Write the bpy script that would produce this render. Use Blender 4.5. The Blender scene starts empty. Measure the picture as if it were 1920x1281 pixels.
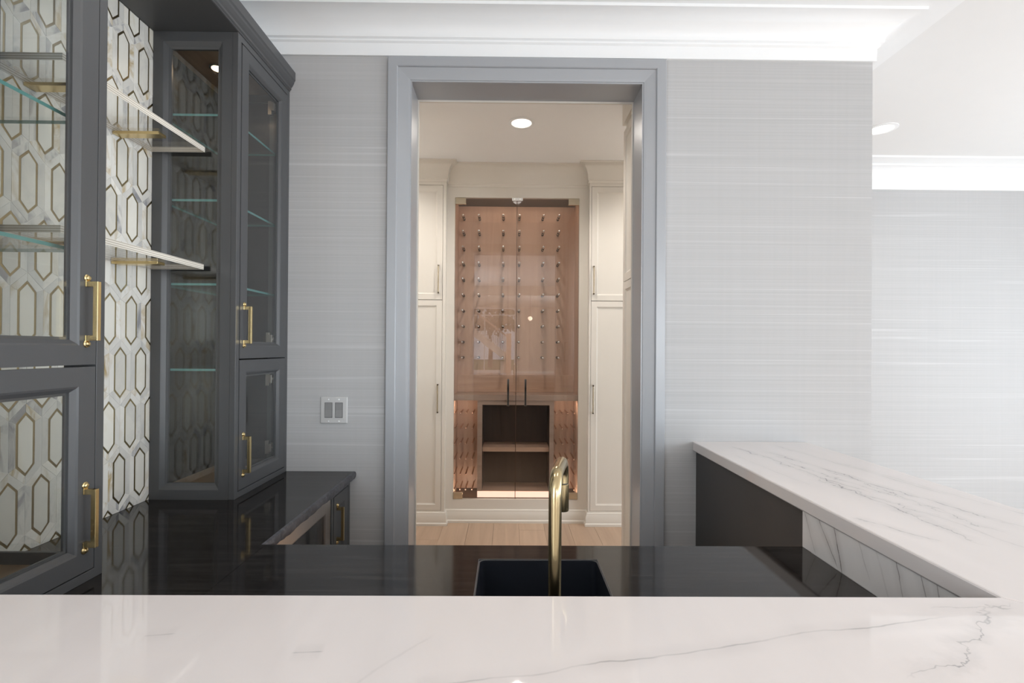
import bpy, bmesh, math, random
from mathutils import Vector, Matrix

random.seed(7)
S = bpy.context.scene
C = S.collection
PI = math.pi

# ------------------------------------------------------------------ camera
def make_camera():
    yaw, pitch, roll = math.radians(-0.43), math.radians(0.24), math.radians(0.40)
    fw = Vector((-math.sin(yaw) * math.cos(pitch), math.cos(yaw) * math.cos(pitch), math.sin(pitch)))
    rt = Vector((math.cos(yaw), math.sin(yaw), 0))
    up = rt.cross(fw)
    r = rt * math.cos(roll) + up * math.sin(roll)
    u = -rt * math.sin(roll) + up * math.cos(roll)
    cd = bpy.data.cameras.new('camera')
    cd.sensor_width = 36.0
    cd.lens = 907 / 1920 * 36
    cd.shift_y = 9.15 / 1920
    cd.clip_start = 0.02
    o = bpy.data.objects.new('camera', cd)
    m = Matrix((r, u, -fw)).transposed().to_4x4()
    m.translation = Vector((0, 0, 1.45))
    o.matrix_world = m
    C.objects.link(o)
    S.camera = o
make_camera()

# ------------------------------------------------------------------ world, daylight, exposure
S.view_settings.view_transform = 'Standard'
S.view_settings.look = 'None'
S.view_settings.gamma = 1.0
S.view_settings.use_curve_mapping = False
S.view_settings.exposure = 0.0
try:
    S.cycles.use_denoising = True
    S.cycles.max_bounces = 14
    S.cycles.diffuse_bounces = 8
    S.cycles.glossy_bounces = 8
    S.cycles.transparent_max_bounces = 40
    S.cycles.caustics_reflective = False
    S.cycles.caustics_refractive = False
    S.cycles.sample_clamp_indirect = 6.0
except Exception:
    pass
W = bpy.data.worlds.new('daylight')
W.use_nodes = True
S.world = W
_bg = W.node_tree.nodes['Background']
_bg.inputs[0].default_value = (0.82, 0.9, 1.0, 1)
_bg.inputs[1].default_value = 1.6

def area(name, loc, rot, sx, sy, power, col, spread=180):
    l = bpy.data.lights.new(name, 'AREA')
    l.shape = 'RECTANGLE'
    l.size, l.size_y, l.energy, l.color = sx, sy, power, col
    l.spread = math.radians(spread)
    o = bpy.data.objects.new(name, l)
    o.location, o.rotation_euler = loc, rot
    C.objects.link(o)
    return o
DAY = (0.85, 0.93, 1.0)
# daylight entering through the windows of the right-hand wall (they face -X)
for _y, _z, _h, _p in ((-4.1, 1.5, 2.2, 48), (-1.6, 1.5, 2.2, 56), (1.55, 1.18, 2.2, 106)):
    area('window_daylight', (5.14, _y, _z), (0, math.radians(90), 0), _h, 2.1 if _y < 1 else 2.4, _p, DAY)
# fill lamps at two added, unseen windows: left wall and hall side
area('window_daylight', (-1.22, -1.7, 1.5), (0, math.radians(-90), 0), 2.1, 1.9, 76, DAY)
area('hall_fill_lamp', (5.14, -11.5, 1.9), (0, math.radians(90), 0), 3.0, 5.0, 1300, DAY)

# ------------------------------------------------------------------ helpers
WL = {}                                    # world location of every object built

def props(o, label=None, cat=None, group=None, kind=None):
    if label: o['label'] = label
    if cat: o['category'] = cat
    if group: o['group'] = group
    if kind: o['kind'] = kind
    return o

def empty(name, loc, label=None, cat=None, group=None, kind=None):
    o = bpy.data.objects.new(name, None)
    o.location = loc
    o.empty_display_size = 0.05
    C.objects.link(o)
    WL[o.name] = Vector(loc)
    return props(o, label, cat, group, kind)

class G:
    """collects faces in world coordinates; build() links them as ONE mesh object"""
    def __init__(s):
        s.v, s.f, s.m = [], [], []
    def add(s, vs, fs, mi=0):
        b = len(s.v)
        s.v += [tuple(p) for p in vs]
        s.f += [tuple(b + i for i in f) for f in fs]
        s.m += [mi] * len(fs)
        return s
    def box(s, x0, x1, y0, y1, z0, z1, mi=0):
        vs = [(x, y, z) for x in (x0, x1) for y in (y0, y1) for z in (z0, z1)]
        return s.add(vs, [(0, 1, 3, 2), (4, 6, 7, 5), (0, 4, 5, 1), (2, 3, 7, 6), (0, 2, 6, 4), (1, 5, 7, 3)], mi)
    def prism(s, poly, fn, a, b, mi=0):
        """poly: 2-D points; fn(u, v, t) -> world; extruded t = a..b"""
        n = len(poly)
        vs = [fn(u, v, a) for u, v in poly] + [fn(u, v, b) for u, v in poly]
        fs = [tuple(range(n)), tuple(range(2 * n - 1, n - 1, -1))]
        fs += [(i, (i + 1) % n, n + (i + 1) % n, n + i) for i in range(n)]
        return s.add(vs, fs, mi)
    def ring(s, prof, a0, a1, b0, b1, fn, mi=0):
        """closed profile (u inward, n out) swept round a rectangle; fn(a, b, n) -> world"""
        vs = []
        for u, n in prof:
            vs += [fn(a0 + u, b0 + u, n), fn(a1 - u, b0 + u, n), fn(a1 - u, b1 - u, n), fn(a0 + u, b1 - u, n)]
        k = len(prof)
        fs = []
        for i in range(k):
            j = (i + 1) % k
            for c in range(4):
                d = (c + 1) % 4
                fs.append((4 * i + c, 4 * i + d, 4 * j + d, 4 * j + c))
        return s.add(vs, fs, mi)
    def sweep(s, path, prof, mi=0, side=1):
        """prof: closed (offset, z) polygon swept along an XY path with mitres; offset to the right of travel * side"""
        n = len(path)
        P = [Vector(p) for p in path]
        offs = []
        for i in range(n):
            nn = []
            for a, b in ((i - 1, i), (i, i + 1)):
                if a < 0 or b >= n: continue
                d = (P[b] - P[a]).normalized()
                nn.append(Vector((d.y, -d.x)) * side)
            if len(nn) == 2:
                t = (nn[0] + nn[1]) / (1 + nn[0].dot(nn[1]))
            else:
                t = nn[0]
            offs.append(t)
        k = len(prof)
        vs = [(P[i].x + offs[i].x * u, P[i].y + offs[i].y * u, z) for i in range(n) for u, z in prof]
        fs = []
        for i in range(n - 1):
            for j in range(k):
                q = (j + 1) % k
                fs.append((i * k + j, i * k + q, (i + 1) * k + q, (i + 1) * k + j))
        fs.append(tuple(range(k)))
        fs.append(tuple(range(n * k - 1, (n - 1) * k - 1, -1)))
        return s.add(vs, fs, mi)
    def tube(s, path, r, n=16, mi=0, cap=True):
        P = [Vector(p) for p in path]
        R = r if isinstance(r, (list, tuple)) else [r] * len(P)
        t0 = (P[1] - P[0]).normalized()
        ref = Vector((1, 0, 0)) if abs(t0.x) < 0.9 else Vector((0, 0, 1))
        nrm = t0.cross(ref).normalized()
        vs = []
        for i, p in enumerate(P):
            if i == 0: t = P[1] - P[0]
            elif i == len(P) - 1: t = P[-1] - P[-2]
            else: t = (P[i + 1] - P[i]).normalized() + (P[i] - P[i - 1]).normalized()
            t.normalize()
            nrm = (nrm - t * nrm.dot(t)).normalized()
            b = t.cross(nrm)
            for k in range(n):
                a = 2 * PI * k / n
                vs.append(p + (nrm * math.cos(a) + b * math.sin(a)) * R[i])
        fs = [(i * n + k, i * n + (k + 1) % n, (i + 1) * n + (k + 1) % n, (i + 1) * n + k)
              for i in range(len(P) - 1) for k in range(n)]
        if cap:
            fs.append(tuple(range(n)))
            fs.append(tuple(range(len(P) * n - 1, (len(P) - 1) * n - 1, -1)))
        return s.add(vs, fs, mi)
    def lathe(s, prof, org, axis, n=20, mi=0):
        """prof: (radius, height) along axis from org"""
        ax = Vector(axis).normalized()
        ref = Vector((0, 0, 1)) if abs(ax.z) < 0.9 else Vector((1, 0, 0))
        e1 = ax.cross(ref).normalized()
        e2 = ax.cross(e1)
        o = Vector(org)
        vs = [o + ax * h + (e1 * math.cos(2 * PI * k / n) + e2 * math.sin(2 * PI * k / n)) * r for r, h in prof for k in range(n)]
        fs = [(i * n + k, i * n + (k + 1) % n, (i + 1) * n + (k + 1) % n, (i + 1) * n + k)
              for i in range(len(prof) - 1) for k in range(n)]
        fs.append(tuple(range(n)))
        fs.append(tuple(range(len(prof) * n - 1, (len(prof) - 1) * n - 1, -1)))
        return s.add(vs, fs, mi)
    def build(s, name, mats, parent=None, bevel=0, smooth=False, segs=2):
        org = WL[parent.name] if parent else Vector((0, 0, 0))
        if not parent:                     # a thing that is one mesh: origin at its base
            xs, ys, zs = zip(*s.v)
            org = Vector(((min(xs) + max(xs)) / 2, (min(ys) + max(ys)) / 2, min(zs)))
        me = bpy.data.meshes.new(name)
        me.from_pydata([tuple(Vector(p) - org) for p in s.v], [], s.f)
        if not isinstance(mats, (list, tuple)): mats = [mats]
        for m in mats: me.materials.append(m)
        if len(mats) > 1:
            for p, mi in zip(me.polygons, s.m): p.material_index = mi
        bm = bmesh.new(); bm.from_mesh(me)
        bmesh.ops.recalc_face_normals(bm, faces=bm.faces)
        bm.to_mesh(me); bm.free()
        o = bpy.data.objects.new(name, me)
        C.objects.link(o)
        WL[o.name] = org
        if parent: o.parent = parent
        else: o.location = org
        if smooth:
            for p in me.polygons: p.use_smooth = True
            me.set_sharp_from_angle(angle=math.radians(38))
        if bevel:
            b = o.modifiers.new('bevel', 'BEVEL')
            b.width, b.segments, b.limit_method, b.angle_limit = bevel, segs, 'ANGLE', math.radians(40)
            b.harden_normals = False
        return o

def fx(x0):                                # a face that looks towards +X at x = x0: (a, b, n) -> (x0 + n, a, b)
    return lambda a, b, n: (x0 + n, a, b)
def fy(y0):                                # a face that looks towards -Y at y = y0
    return lambda a, b, n: (a, y0 - n, b)

# ------------------------------------------------------------------ materials
def nodes(name):
    m = bpy.data.materials.new(name)
    m.use_nodes = True
    nt = m.node_tree
    return m, nt, nt.nodes['Principled BSDF']

def N(nt, typ, **kw):
    n = nt.nodes.new(typ)
    for k, v in kw.items():
        if k.startswith('i_'):
            key = k[2:]
            n.inputs[int(key) if key.isdigit() else key.replace('_', ' ')].default_value = v
        else:
            setattr(n, k, v)
    return n

def L(nt, a, b): nt.links.new(a, b)

def plain(name, col, rough=0.5, metal=0.0, spec=0.5, coat=0.0):
    m, nt, p = nodes(name)
    p.inputs['Base Color'].default_value = (*col, 1)
    p.inputs['Roughness'].default_value = rough
    p.inputs['Metallic'].default_value = metal
    p.inputs['Specular IOR Level'].default_value = spec
    p.inputs['Coat Weight'].default_value = coat
    return m

def painted(name, col, rough=0.45, var=0.03):
    """paint with a faint brushed unevenness"""
    m, nt, p = nodes(name)
    tc = N(nt, 'ShaderNodeNewGeometry')
    nz = N(nt, 'ShaderNodeTexNoise', i_Scale=9.0, i_Detail=3.0)
    L(nt, tc.outputs['Position'], nz.inputs['Vector'])
    mp = N(nt, 'ShaderNodeMapRange', i_3=1 - var, i_4=1 + var)
    L(nt, nz.outputs['Fac'], mp.inputs[0])
    mx = N(nt, 'ShaderNodeVectorMath', operation='SCALE')
    mx.inputs[0].default_value = col
    L(nt, mp.outputs[0], mx.inputs['Scale'])
    L(nt, mx.outputs[0], p.inputs['Base Color'])
    p.inputs['Roughness'].default_value = rough
    n2 = N(nt, 'ShaderNodeTexNoise', i_Scale=350.0, i_Detail=2.0)
    L(nt, tc.outputs['Position'], n2.inputs['Vector'])
    bp = N(nt, 'ShaderNodeBump', i_Strength=0.04, i_Distance=0.002)
    L(nt, n2.outputs['Fac'], bp.inputs['Height'])
    L(nt, bp.outputs[0], p.inputs['Normal'])
    return m

def emit(name, col, strength):
    m, nt, p = nodes(name)
    p.inputs['Base Color'].default_value = (*col, 1)
    p.inputs['Emission Color'].default_value = (*col, 1)
    p.inputs['Emission Strength'].default_value = strength
    return m

def glass(name, tint=(1, 1, 1), ior=1.5):
    """thin architectural glass: clear transmission plus Fresnel mirror"""
    m, nt, p = nodes(name)
    out = nt.nodes['Material Output']
    nt.nodes.remove(p)
    tr = N(nt, 'ShaderNodeBsdfTransparent')
    tr.inputs[0].default_value = (*tint, 1)
    gl = N(nt, 'ShaderNodeBsdfGlossy', i_Roughness=0.0)
    fr = N(nt, 'ShaderNodeFresnel')
    ge = N(nt, 'ShaderNodeNewGeometry')       # the far face of the pane is met from inside: same Fresnel there
    io = N(nt, 'ShaderNodeMapRange', i_3=ior, i_4=1 / ior)
    L(nt, ge.outputs['Backfacing'], io.inputs[0]); L(nt, io.outputs[0], fr.inputs['IOR'])
    mx = N(nt, 'ShaderNodeMixShader')
    L(nt, fr.outputs[0], mx.inputs[0]); L(nt, tr.outputs[0], mx.inputs[1]); L(nt, gl.outputs[0], mx.inputs[2])
    L(nt, mx.outputs[0], out.inputs[0])
    return m

def wallpaper(name, base, lineamt):
    """grasscloth: irregular horizontal threads"""
    m, nt, p = nodes(name)
    g = N(nt, 'ShaderNodeNewGeometry')
    def band(sx, sz, det=2.0):
        mp = N(nt, 'ShaderNodeMapping', i_Scale=(sx, sx, sz))
        L(nt, g.outputs['Position'], mp.inputs['Vector'])
        nz = N(nt, 'ShaderNodeTexNoise', i_Scale=1.0, i_Detail=det)
        L(nt, mp.outputs[0], nz.inputs['Vector'])
        return nz.outputs['Fac']
    fine = band(0.5, 330, 3.0)
    mid = band(0.10, 17, 1.5)
    vert = band(60, 0.8, 1.0)
    dv = N(nt, 'ShaderNodeMath', operation='SUBTRACT', i_1=0.5); L(nt, mid, dv.inputs[0])
    da = N(nt, 'ShaderNodeMath', operation='ABSOLUTE'); L(nt, dv.outputs[0], da.inputs[0])
    rl = N(nt, 'ShaderNodeMapRange', i_1=0.004, i_2=0.018, i_3=1.0, i_4=0.0)
    L(nt, da.outputs[0], rl.inputs[0])
    br = band(1.1, 30, 2.0)
    bm_ = N(nt, 'ShaderNodeMapRange', i_1=0.40, i_2=0.62)
    L(nt, br, bm_.inputs[0])
    ml = N(nt, 'ShaderNodeMath', operation='MULTIPLY'); L(nt, rl.outputs[0], ml.inputs[0]); L(nt, bm_.outputs[0], ml.inputs[1])
    f2 = N(nt, 'ShaderNodeMapRange', i_1=0.3, i_2=0.7, i_3=0.94, i_4=1.06); L(nt, fine, f2.inputs[0])
    f3 = N(nt, 'ShaderNodeMapRange', i_1=0.3, i_2=0.7, i_3=0.990, i_4=1.010); L(nt, vert, f3.inputs[0])
    k = N(nt, 'ShaderNodeMath', operation='MULTIPLY'); L(nt, f2.outputs[0], k.inputs[0]); L(nt, f3.outputs[0], k.inputs[1])
    li = N(nt, 'ShaderNodeMath', operation='MULTIPLY_ADD', i_1=lineamt); L(nt, ml.outputs[0], li.inputs[0]); L(nt, k.outputs[0], li.inputs[2])
    sc = N(nt, 'ShaderNodeVectorMath', operation='SCALE'); sc.inputs[0].default_value = base
    L(nt, li.outputs[0], sc.inputs['Scale'])
    L(nt, sc.outputs[0], p.inputs['Base Color'])
    p.inputs['Roughness'].default_value = 0.75
    bp = N(nt, 'ShaderNodeBump', i_Strength=0.15, i_Distance=0.002)
    L(nt, fine, bp.inputs['Height']); L(nt, bp.outputs[0], p.inputs['Normal'])
    return m

def wood(name, c0, c1, axis='Z', rough=0.45, scale=1.0):
    m, nt, p = nodes(name)
    g = N(nt, 'ShaderNodeNewGeometry')
    oi = N(nt, 'ShaderNodeObjectInfo')
    s = {'X': (0.9, 14, 14), 'Y': (14, 0.9, 14), 'Z': (14, 14, 0.9)}[axis]
    mp = N(nt, 'ShaderNodeMapping', i_Scale=tuple(k * scale for k in s))
    ofs = N(nt, 'ShaderNodeVectorMath', operation='SCALE'); ofs.inputs[0].default_value = (17, 31, 23)
    L(nt, oi.outputs['Random'], ofs.inputs['Scale'])
    L(nt, g.outputs['Position'], mp.inputs['Vector']); L(nt, ofs.outputs[0], mp.inputs['Location'])
    nz = N(nt, 'ShaderNodeTexNoise', i_Scale=1.2, i_Detail=6.0, i_Roughness=0.6, i_Distortion=0.6)
    L(nt, mp.outputs[0], nz.inputs['Vector'])
    cr = N(nt, 'ShaderNodeValToRGB')
    cr.color_ramp.elements[0].position, cr.color_ramp.elements[0].color = 0.3, (*c0, 1)
    cr.color_ramp.elements[1].position, cr.color_ramp.elements[1].color = 0.72, (*c1, 1)
    L(nt, nz.outputs['Fac'], cr.inputs[0])
    rv = N(nt, 'ShaderNodeMapRange', i_3=0.9, i_4=1.08); L(nt, oi.outputs['Random'], rv.inputs[0])
    sc = N(nt, 'ShaderNodeVectorMath', operation='SCALE'); L(nt, cr.outputs[0], sc.inputs[0]); L(nt, rv.outputs[0], sc.inputs['Scale'])
    L(nt, sc.outputs[0], p.inputs['Base Color'])
    p.inputs['Roughness'].default_value = rough
    bp = N(nt, 'ShaderNodeBump', i_Strength=0.06, i_Distance=0.002)
    L(nt, nz.outputs['Fac'], bp.inputs['Height']); L(nt, bp.outputs[0], p.inputs['Normal'])
    return m

def tile_marble(name, base, vein, amount, gold):
    """small marble pieces: every piece gets its own offset, tone and veins"""
    m, nt, p = nodes(name)
    g = N(nt, 'ShaderNodeNewGeometry')
    oi = N(nt, 'ShaderNodeObjectInfo')
    rnd = N(nt, 'ShaderNodeMath', operation='ADD'); L(nt, oi.outputs['Random'], rnd.inputs[0]); L(nt, g.outputs['Random Per Island'], rnd.inputs[1])
    fr = N(nt, 'ShaderNodeMath', operation='FRACT'); L(nt, rnd.outputs[0], fr.inputs[0])
    ofs = N(nt, 'ShaderNodeVectorMath', operation='SCALE'); ofs.inputs[0].default_value = (13.7, 29.1, 7.3); L(nt, rnd.outputs[0], ofs.inputs['Scale'])
    ad = N(nt, 'ShaderNodeVectorMath', operation='ADD'); L(nt, g.outputs['Position'], ad.inputs[0]); L(nt, ofs.outputs[0], ad.inputs[1])
    mp = N(nt, 'ShaderNodeMapping', i_Rotation=(0.6, 0, 0), i_Scale=(1, 1, 0.45)); L(nt, ad.outputs[0], mp.inputs['Vector'])
    nz = N(nt, 'ShaderNodeTexNoise', i_Scale=16.0, i_Detail=4.0, i_Roughness=0.6, i_Distortion=1.4); L(nt, mp.outputs[0], nz.inputs['Vector'])
    vm = N(nt, 'ShaderNodeMapRange', i_1=0.46, i_2=0.64); L(nt, nz.outputs['Fac'], vm.inputs[0])
    pick = N(nt, 'ShaderNodeMapRange', i_1=0.25, i_2=0.85, i_3=0.15, i_4=1.0); L(nt, fr.outputs[0], pick.inputs[0])
    v2 = N(nt, 'ShaderNodeMath', operation='MULTIPLY'); L(nt, vm.outputs[0], v2.inputs[0]); L(nt, pick.outputs[0], v2.inputs[1])
    v3 = N(nt, 'ShaderNodeMath', operation='MULTIPLY', i_1=amount); L(nt, v2.outputs[0], v3.inputs[0])
    f7 = N(nt, 'ShaderNodeMath', operation='MULTIPLY', i_1=7.31); L(nt, fr.outputs[0], f7.inputs[0])
    f8 = N(nt, 'ShaderNodeMath', operation='FRACT'); L(nt, f7.outputs[0], f8.inputs[0])
    gm = N(nt, 'ShaderNodeMapRange', i_1=0.45, i_2=0.62); L(nt, f8.outputs[0], gm.inputs[0])
    vc = N(nt, 'ShaderNodeMix', data_type='RGBA'); L(nt, gm.outputs[0], vc.inputs['Factor'])
    vc.inputs[6].default_value = (*vein, 1); vc.inputs[7].default_value = (*gold, 1)
    mx = N(nt, 'ShaderNodeMix', data_type='RGBA'); L(nt, v3.outputs[0], mx.inputs['Factor'])
    mx.inputs[6].default_value = (*base, 1); L(nt, vc.outputs[2], mx.inputs[7])
    tn = N(nt, 'ShaderNodeMapRange', i_3=0.84, i_4=1.05); L(nt, f8.outputs[0], tn.inputs[0])
    sc = N(nt, 'ShaderNodeVectorMath', operation='SCALE'); L(nt, mx.outputs[2], sc.inputs[0]); L(nt, tn.outputs[0], sc.inputs['Scale'])
    L(nt, sc.outputs[0], p.inputs['Base Color'])
    p.inputs['Roughness'].default_value = 0.22
    return m

# one vein of the white slab: a wandering line between two points in a plane
def _vein_group():
    ng = bpy.data.node_groups.new('stone_vein', 'ShaderNodeTree')
    def si(n, t, d=None):
        k = ng.interface.new_socket(n, in_out='INPUT', socket_type=t)
        if d is not None: k.default_value = d
    si('Pos', 'NodeSocketVector'); si('Start', 'NodeSocketVector'); si('Dir', 'NodeSocketVector')
    si('Side', 'NodeSocketVector'); si('Length', 'NodeSocketFloat', 1.0); si('Width', 'NodeSocketFloat', 0.002)
    si('Amp', 'NodeSocketFloat', 0.03); si('Scale', 'NodeSocketFloat', 6.0); si('Strength', 'NodeSocketFloat', 0.5)
    ng.interface.new_socket('Fac', in_out='OUTPUT', socket_type='NodeSocketFloat')
    i = ng.nodes.new('NodeGroupInput'); o = ng.nodes.new('NodeGroupOutput')
    d = N(ng, 'ShaderNodeVectorMath', operation='SUBTRACT'); L(ng, i.outputs['Pos'], d.inputs[0]); L(ng, i.outputs['Start'], d.inputs[1])
    t = N(ng, 'ShaderNodeVectorMath', operation='DOT_PRODUCT'); L(ng, d.outputs[0], t.inputs[0]); L(ng, i.outputs['Dir'], t.inputs[1])
    s = N(ng, 'ShaderNodeVectorMath', operation='DOT_PRODUCT'); L(ng, d.outputs[0], s.inputs[0]); L(ng, i.outputs['Side'], s.inputs[1])
    nz = N(ng, 'ShaderNodeTexNoise', i_Detail=4.0, i_Roughness=0.62, i_Distortion=0.5)
    L(ng, i.outputs['Pos'], nz.inputs['Vector']); L(ng, i.outputs['Scale'], nz.inputs['Scale'])
    nc = N(ng, 'ShaderNodeMath', operation='SUBTRACT', i_1=0.5); L(ng, nz.outputs['Fac'], nc.inputs[0])
    na = N(ng, 'ShaderNodeMath', operation='MULTIPLY'); L(ng, nc.outputs[0], na.inputs[0]); L(ng, i.outputs['Amp'], na.inputs[1])
    ss = N(ng, 'ShaderNodeMath', operation='ADD'); L(ng, s.outputs['Value'], ss.inputs[0]); L(ng, na.outputs[0], ss.inputs[1])
    ab = N(ng, 'ShaderNodeMath', operation='ABSOLUTE'); L(ng, ss.outputs[0], ab.inputs[0])
    lm = N(ng, 'ShaderNodeMapRange', interpolation_type='SMOOTHSTEP', i_1=0.0, i_3=1.0, i_4=0.0)
    L(ng, ab.outputs[0], lm.inputs[0]); L(ng, i.outputs['Width'], lm.inputs[2])
    # soft halo of mineral tint beside the line
    w4 = N(ng, 'ShaderNodeMath', operation='MULTIPLY', i_1=9.0); L(ng, i.outputs['Width'], w4.inputs[0])
    sm = N(ng, 'ShaderNodeMapRange', interpolation_type='SMOOTHSTEP', i_1=0.0, i_3=0.22, i_4=0.0)
    L(ng, ab.outputs[0], sm.inputs[0]); L(ng, w4.outputs[0], sm.inputs[2])
    mxx = N(ng, 'ShaderNodeMath', operation='MAXIMUM'); L(ng, lm.outputs[0], mxx.inputs[0]); L(ng, sm.outputs[0], mxx.inputs[1])
    e = N(ng, 'ShaderNodeMath', operation='DIVIDE'); L(ng, t.outputs['Value'], e.inputs[0]); L(ng, i.outputs['Length'], e.inputs[1])
    e0 = N(ng, 'ShaderNodeMapRange', interpolation_type='SMOOTHSTEP', i_1=-0.04, i_2=0.12); L(ng, e.outputs[0], e0.inputs[0])
    e1 = N(ng, 'ShaderNodeMapRange', interpolation_type='SMOOTHSTEP', i_1=0.85, i_2=1.04, i_3=1.0, i_4=0.0); L(ng, e.outputs[0], e1.inputs[0])
    n2 = N(ng, 'ShaderNodeTexNoise', i_Scale=14.0, i_Detail=2.0); L(ng, i.outputs['Pos'], n2.inputs['Vector'])
    r2 = N(ng, 'ShaderNodeMapRange', i_1=0.38, i_2=0.62, i_3=0.35, i_4=1.0); L(ng, n2.outputs['Fac'], r2.inputs[0])
    cur = mxx.outputs[0]
    for x in (e0.outputs[0], e1.outputs[0], r2.outputs[0], i.outputs['Strength']):
        k = N(ng, 'ShaderNodeMath', operation='MULTIPLY'); L(ng, cur, k.inputs[0]); L(ng, x, k.inputs[1]); cur = k.outputs[0]
    L(ng, cur, o.inputs['Fac'])
    return ng
VG = _vein_group()

def slab_marble(name, base, veins, vcol, clouds=0.05, rough=0.09):
    m, nt, p = nodes(name)
    g = N(nt, 'ShaderNodeNewGeometry')
    cur = None
    for a, b, w, amp, sc, st in veins:
        A, B = Vector(a), Vector(b)
        D = (B - A); ln = D.length; D.normalize()
        if abs(A.x - B.x) < 1e-6 and abs(A.z - B.z) > 1e-6: sd = Vector((0, -D.z, D.y))
        else: sd = Vector((-D.y, D.x, 0))
        n = nt.nodes.new('ShaderNodeGroup'); n.node_tree = VG
        L(nt, g.outputs['Position'], n.inputs['Pos'])
        for k, v in (('Start', A), ('Dir', D), ('Side', sd), ('Length', ln), ('Width', w), ('Amp', amp), ('Scale', sc), ('Strength', st)):
            n.inputs[k].default_value = v
        if cur is None: cur = n.outputs[0]
        else:
            k = N(nt, 'ShaderNodeMath', operation='MAXIMUM'); L(nt, cur, k.inputs[0]); L(nt, n.outputs[0], k.inputs[1]); cur = k.outputs[0]
    mp = N(nt, 'ShaderNodeMapping', i_Rotation=(0, 0, 0.25), i_Scale=(5.0, 1.2, 3.0)); L(nt, g.outputs['Position'], mp.inputs['Vector'])
    nz = N(nt, 'ShaderNodeTexNoise', i_Scale=1.6, i_Detail=5.0, i_Distortion=0.8); L(nt, mp.outputs[0], nz.inputs['Vector'])
    cl = N(nt, 'ShaderNodeMapRange', i_1=0.3, i_2=0.7, i_3=1 - clouds, i_4=1.0); L(nt, nz.outputs['Fac'], cl.inputs[0])
    sc = N(nt, 'ShaderNodeVectorMath', operation='SCALE'); sc.inputs[0].default_value = base; L(nt, cl.outputs[0], sc.inputs['Scale'])
    mx = N(nt, 'ShaderNodeMix', data_type='RGBA'); L(nt, cur, mx.inputs['Factor'])
    L(nt, sc.outputs[0], mx.inputs[6]); mx.inputs[7].default_value = (*vcol, 1)
    L(nt, mx.outputs[2], p.inputs['Base Color'])
    p.inputs['Roughness'].default_value = rough
    return m

def black_stone(name, base, streak, rough):
    m, nt, p = nodes(name)
    g = N(nt, 'ShaderNodeNewGeometry')
    mp = N(nt, 'ShaderNodeMapping', i_Rotation=(0, 0, 0.12), i_Scale=(1.6, 34, 34)); L(nt, g.outputs['Position'], mp.inputs['Vector'])
    nz = N(nt, 'ShaderNodeTexNoise', i_Scale=2.4, i_Detail=6.0, i_Roughness=0.65, i_Distortion=0.4); L(nt, mp.outputs[0], nz.inputs['Vector'])
    cr = N(nt, 'ShaderNodeMix', data_type='RGBA')
    r = N(nt, 'ShaderNodeMapRange', i_1=0.45, i_2=0.75); L(nt, nz.outputs['Fac'], r.inputs[0])
    L(nt, r.outputs[0], cr.inputs['Factor'])
    cr.inputs[6].default_value = (*base, 1); cr.inputs[7].default_value = (*streak, 1)
    L(nt, cr.outputs[2], p.inputs['Base Color'])
    p.inputs['Roughness'].default_value = rough
    p.inputs['Specular IOR Level'].default_value = 0.36
    bp = N(nt, 'ShaderNodeBump', i_Strength=0.05, i_Distance=0.001); L(nt, nz.outputs['Fac'], bp.inputs['Height'])
    L(nt, bp.outputs[0], p.inputs['Normal'])
    return m

M = {}
M['wallpaper'] = wallpaper('grey_grasscloth', (0.455, 0.458, 0.462), 0.16)
M['white'] = painted('white_trim_paint', (0.86, 0.88, 0.89), 0.4, 0.01)
M['ceiling'] = painted('white_ceiling_paint', (0.80, 0.81, 0.81), 0.7, 0.01)
M['casing'] = painted('blue_grey_casing_paint', (0.355, 0.37, 0.392), 0.30, 0.02)
M['cabinet'] = painted('charcoal_cabinet_paint', (0.076, 0.078, 0.081), 0.38, 0.03)
M['inside'] = painted('dark_cabinet_interior', (0.020, 0.019, 0.018), 0.5, 0.03)
M['panel'] = painted('dark_brown_grey_panel_paint', (0.060, 0.057, 0.056), 0.45, 0.04)
M['cream'] = painted('cream_cabinet_paint', (0.70, 0.665, 0.605), 0.4, 0.015)
M['tan'] = painted('tan_wall_paint', (0.55, 0.5, 0.44), 0.7, 0.02)
M['brass'] = plain('satin_brass', (0.74, 0.58, 0.30), 0.26, 1.0)
M['brass_old'] = plain('brushed_aged_brass', (0.55, 0.44, 0.25), 0.22, 1.0)
M['inlay'] = plain('dark_brass_inlay', (0.52, 0.42, 0.235), 0.30, 1.0)
M['nickel'] = plain('champagne_nickel', (0.68, 0.62, 0.50), 0.25, 1.0)
M['chrome'] = plain('polished_chrome', (0.75, 0.74, 0.72), 0.08, 1.0)
M['steel'] = plain('brushed_stainless', (0.62, 0.58, 0.55), 0.28, 1.0)
M['rubber'] = plain('black_rubber', (0.015, 0.013, 0.012), 0.5)
M['dark'] = plain('black_interior', (0.012, 0.012, 0.013), 0.5)
M['grout'] = plain('white_grout', (0.78, 0.77, 0.74), 0.8)
M['tile_in'] = tile_marble('cream_marble_hexagon', (0.90, 0.875, 0.79), (0.60, 0.60, 0.60), 0.35, (0.72, 0.62, 0.42))
M['tile_out'] = tile_marble('veined_marble_border', (0.88, 0.86, 0.80), (0.38, 0.38, 0.40), 1.0, (0.55, 0.42, 0.22))
M['oak'] = wood('pale_oak_panel', (0.50, 0.325, 0.235), (0.60, 0.40, 0.295), 'Z', 0.4)
M['oak_h'] = wood('pale_oak_board', (0.46, 0.295, 0.205), (0.58, 0.385, 0.275), 'X', 0.4)
M['oak_grey'] = wood('greyed_oak_board', (0.36, 0.25, 0.19), (0.50, 0.36, 0.28), 'X', 0.42)
M['walnut'] = wood('dark_brown_veneer', (0.055, 0.033, 0.021), (0.085, 0.052, 0.034), 'Z', 0.4)
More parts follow.
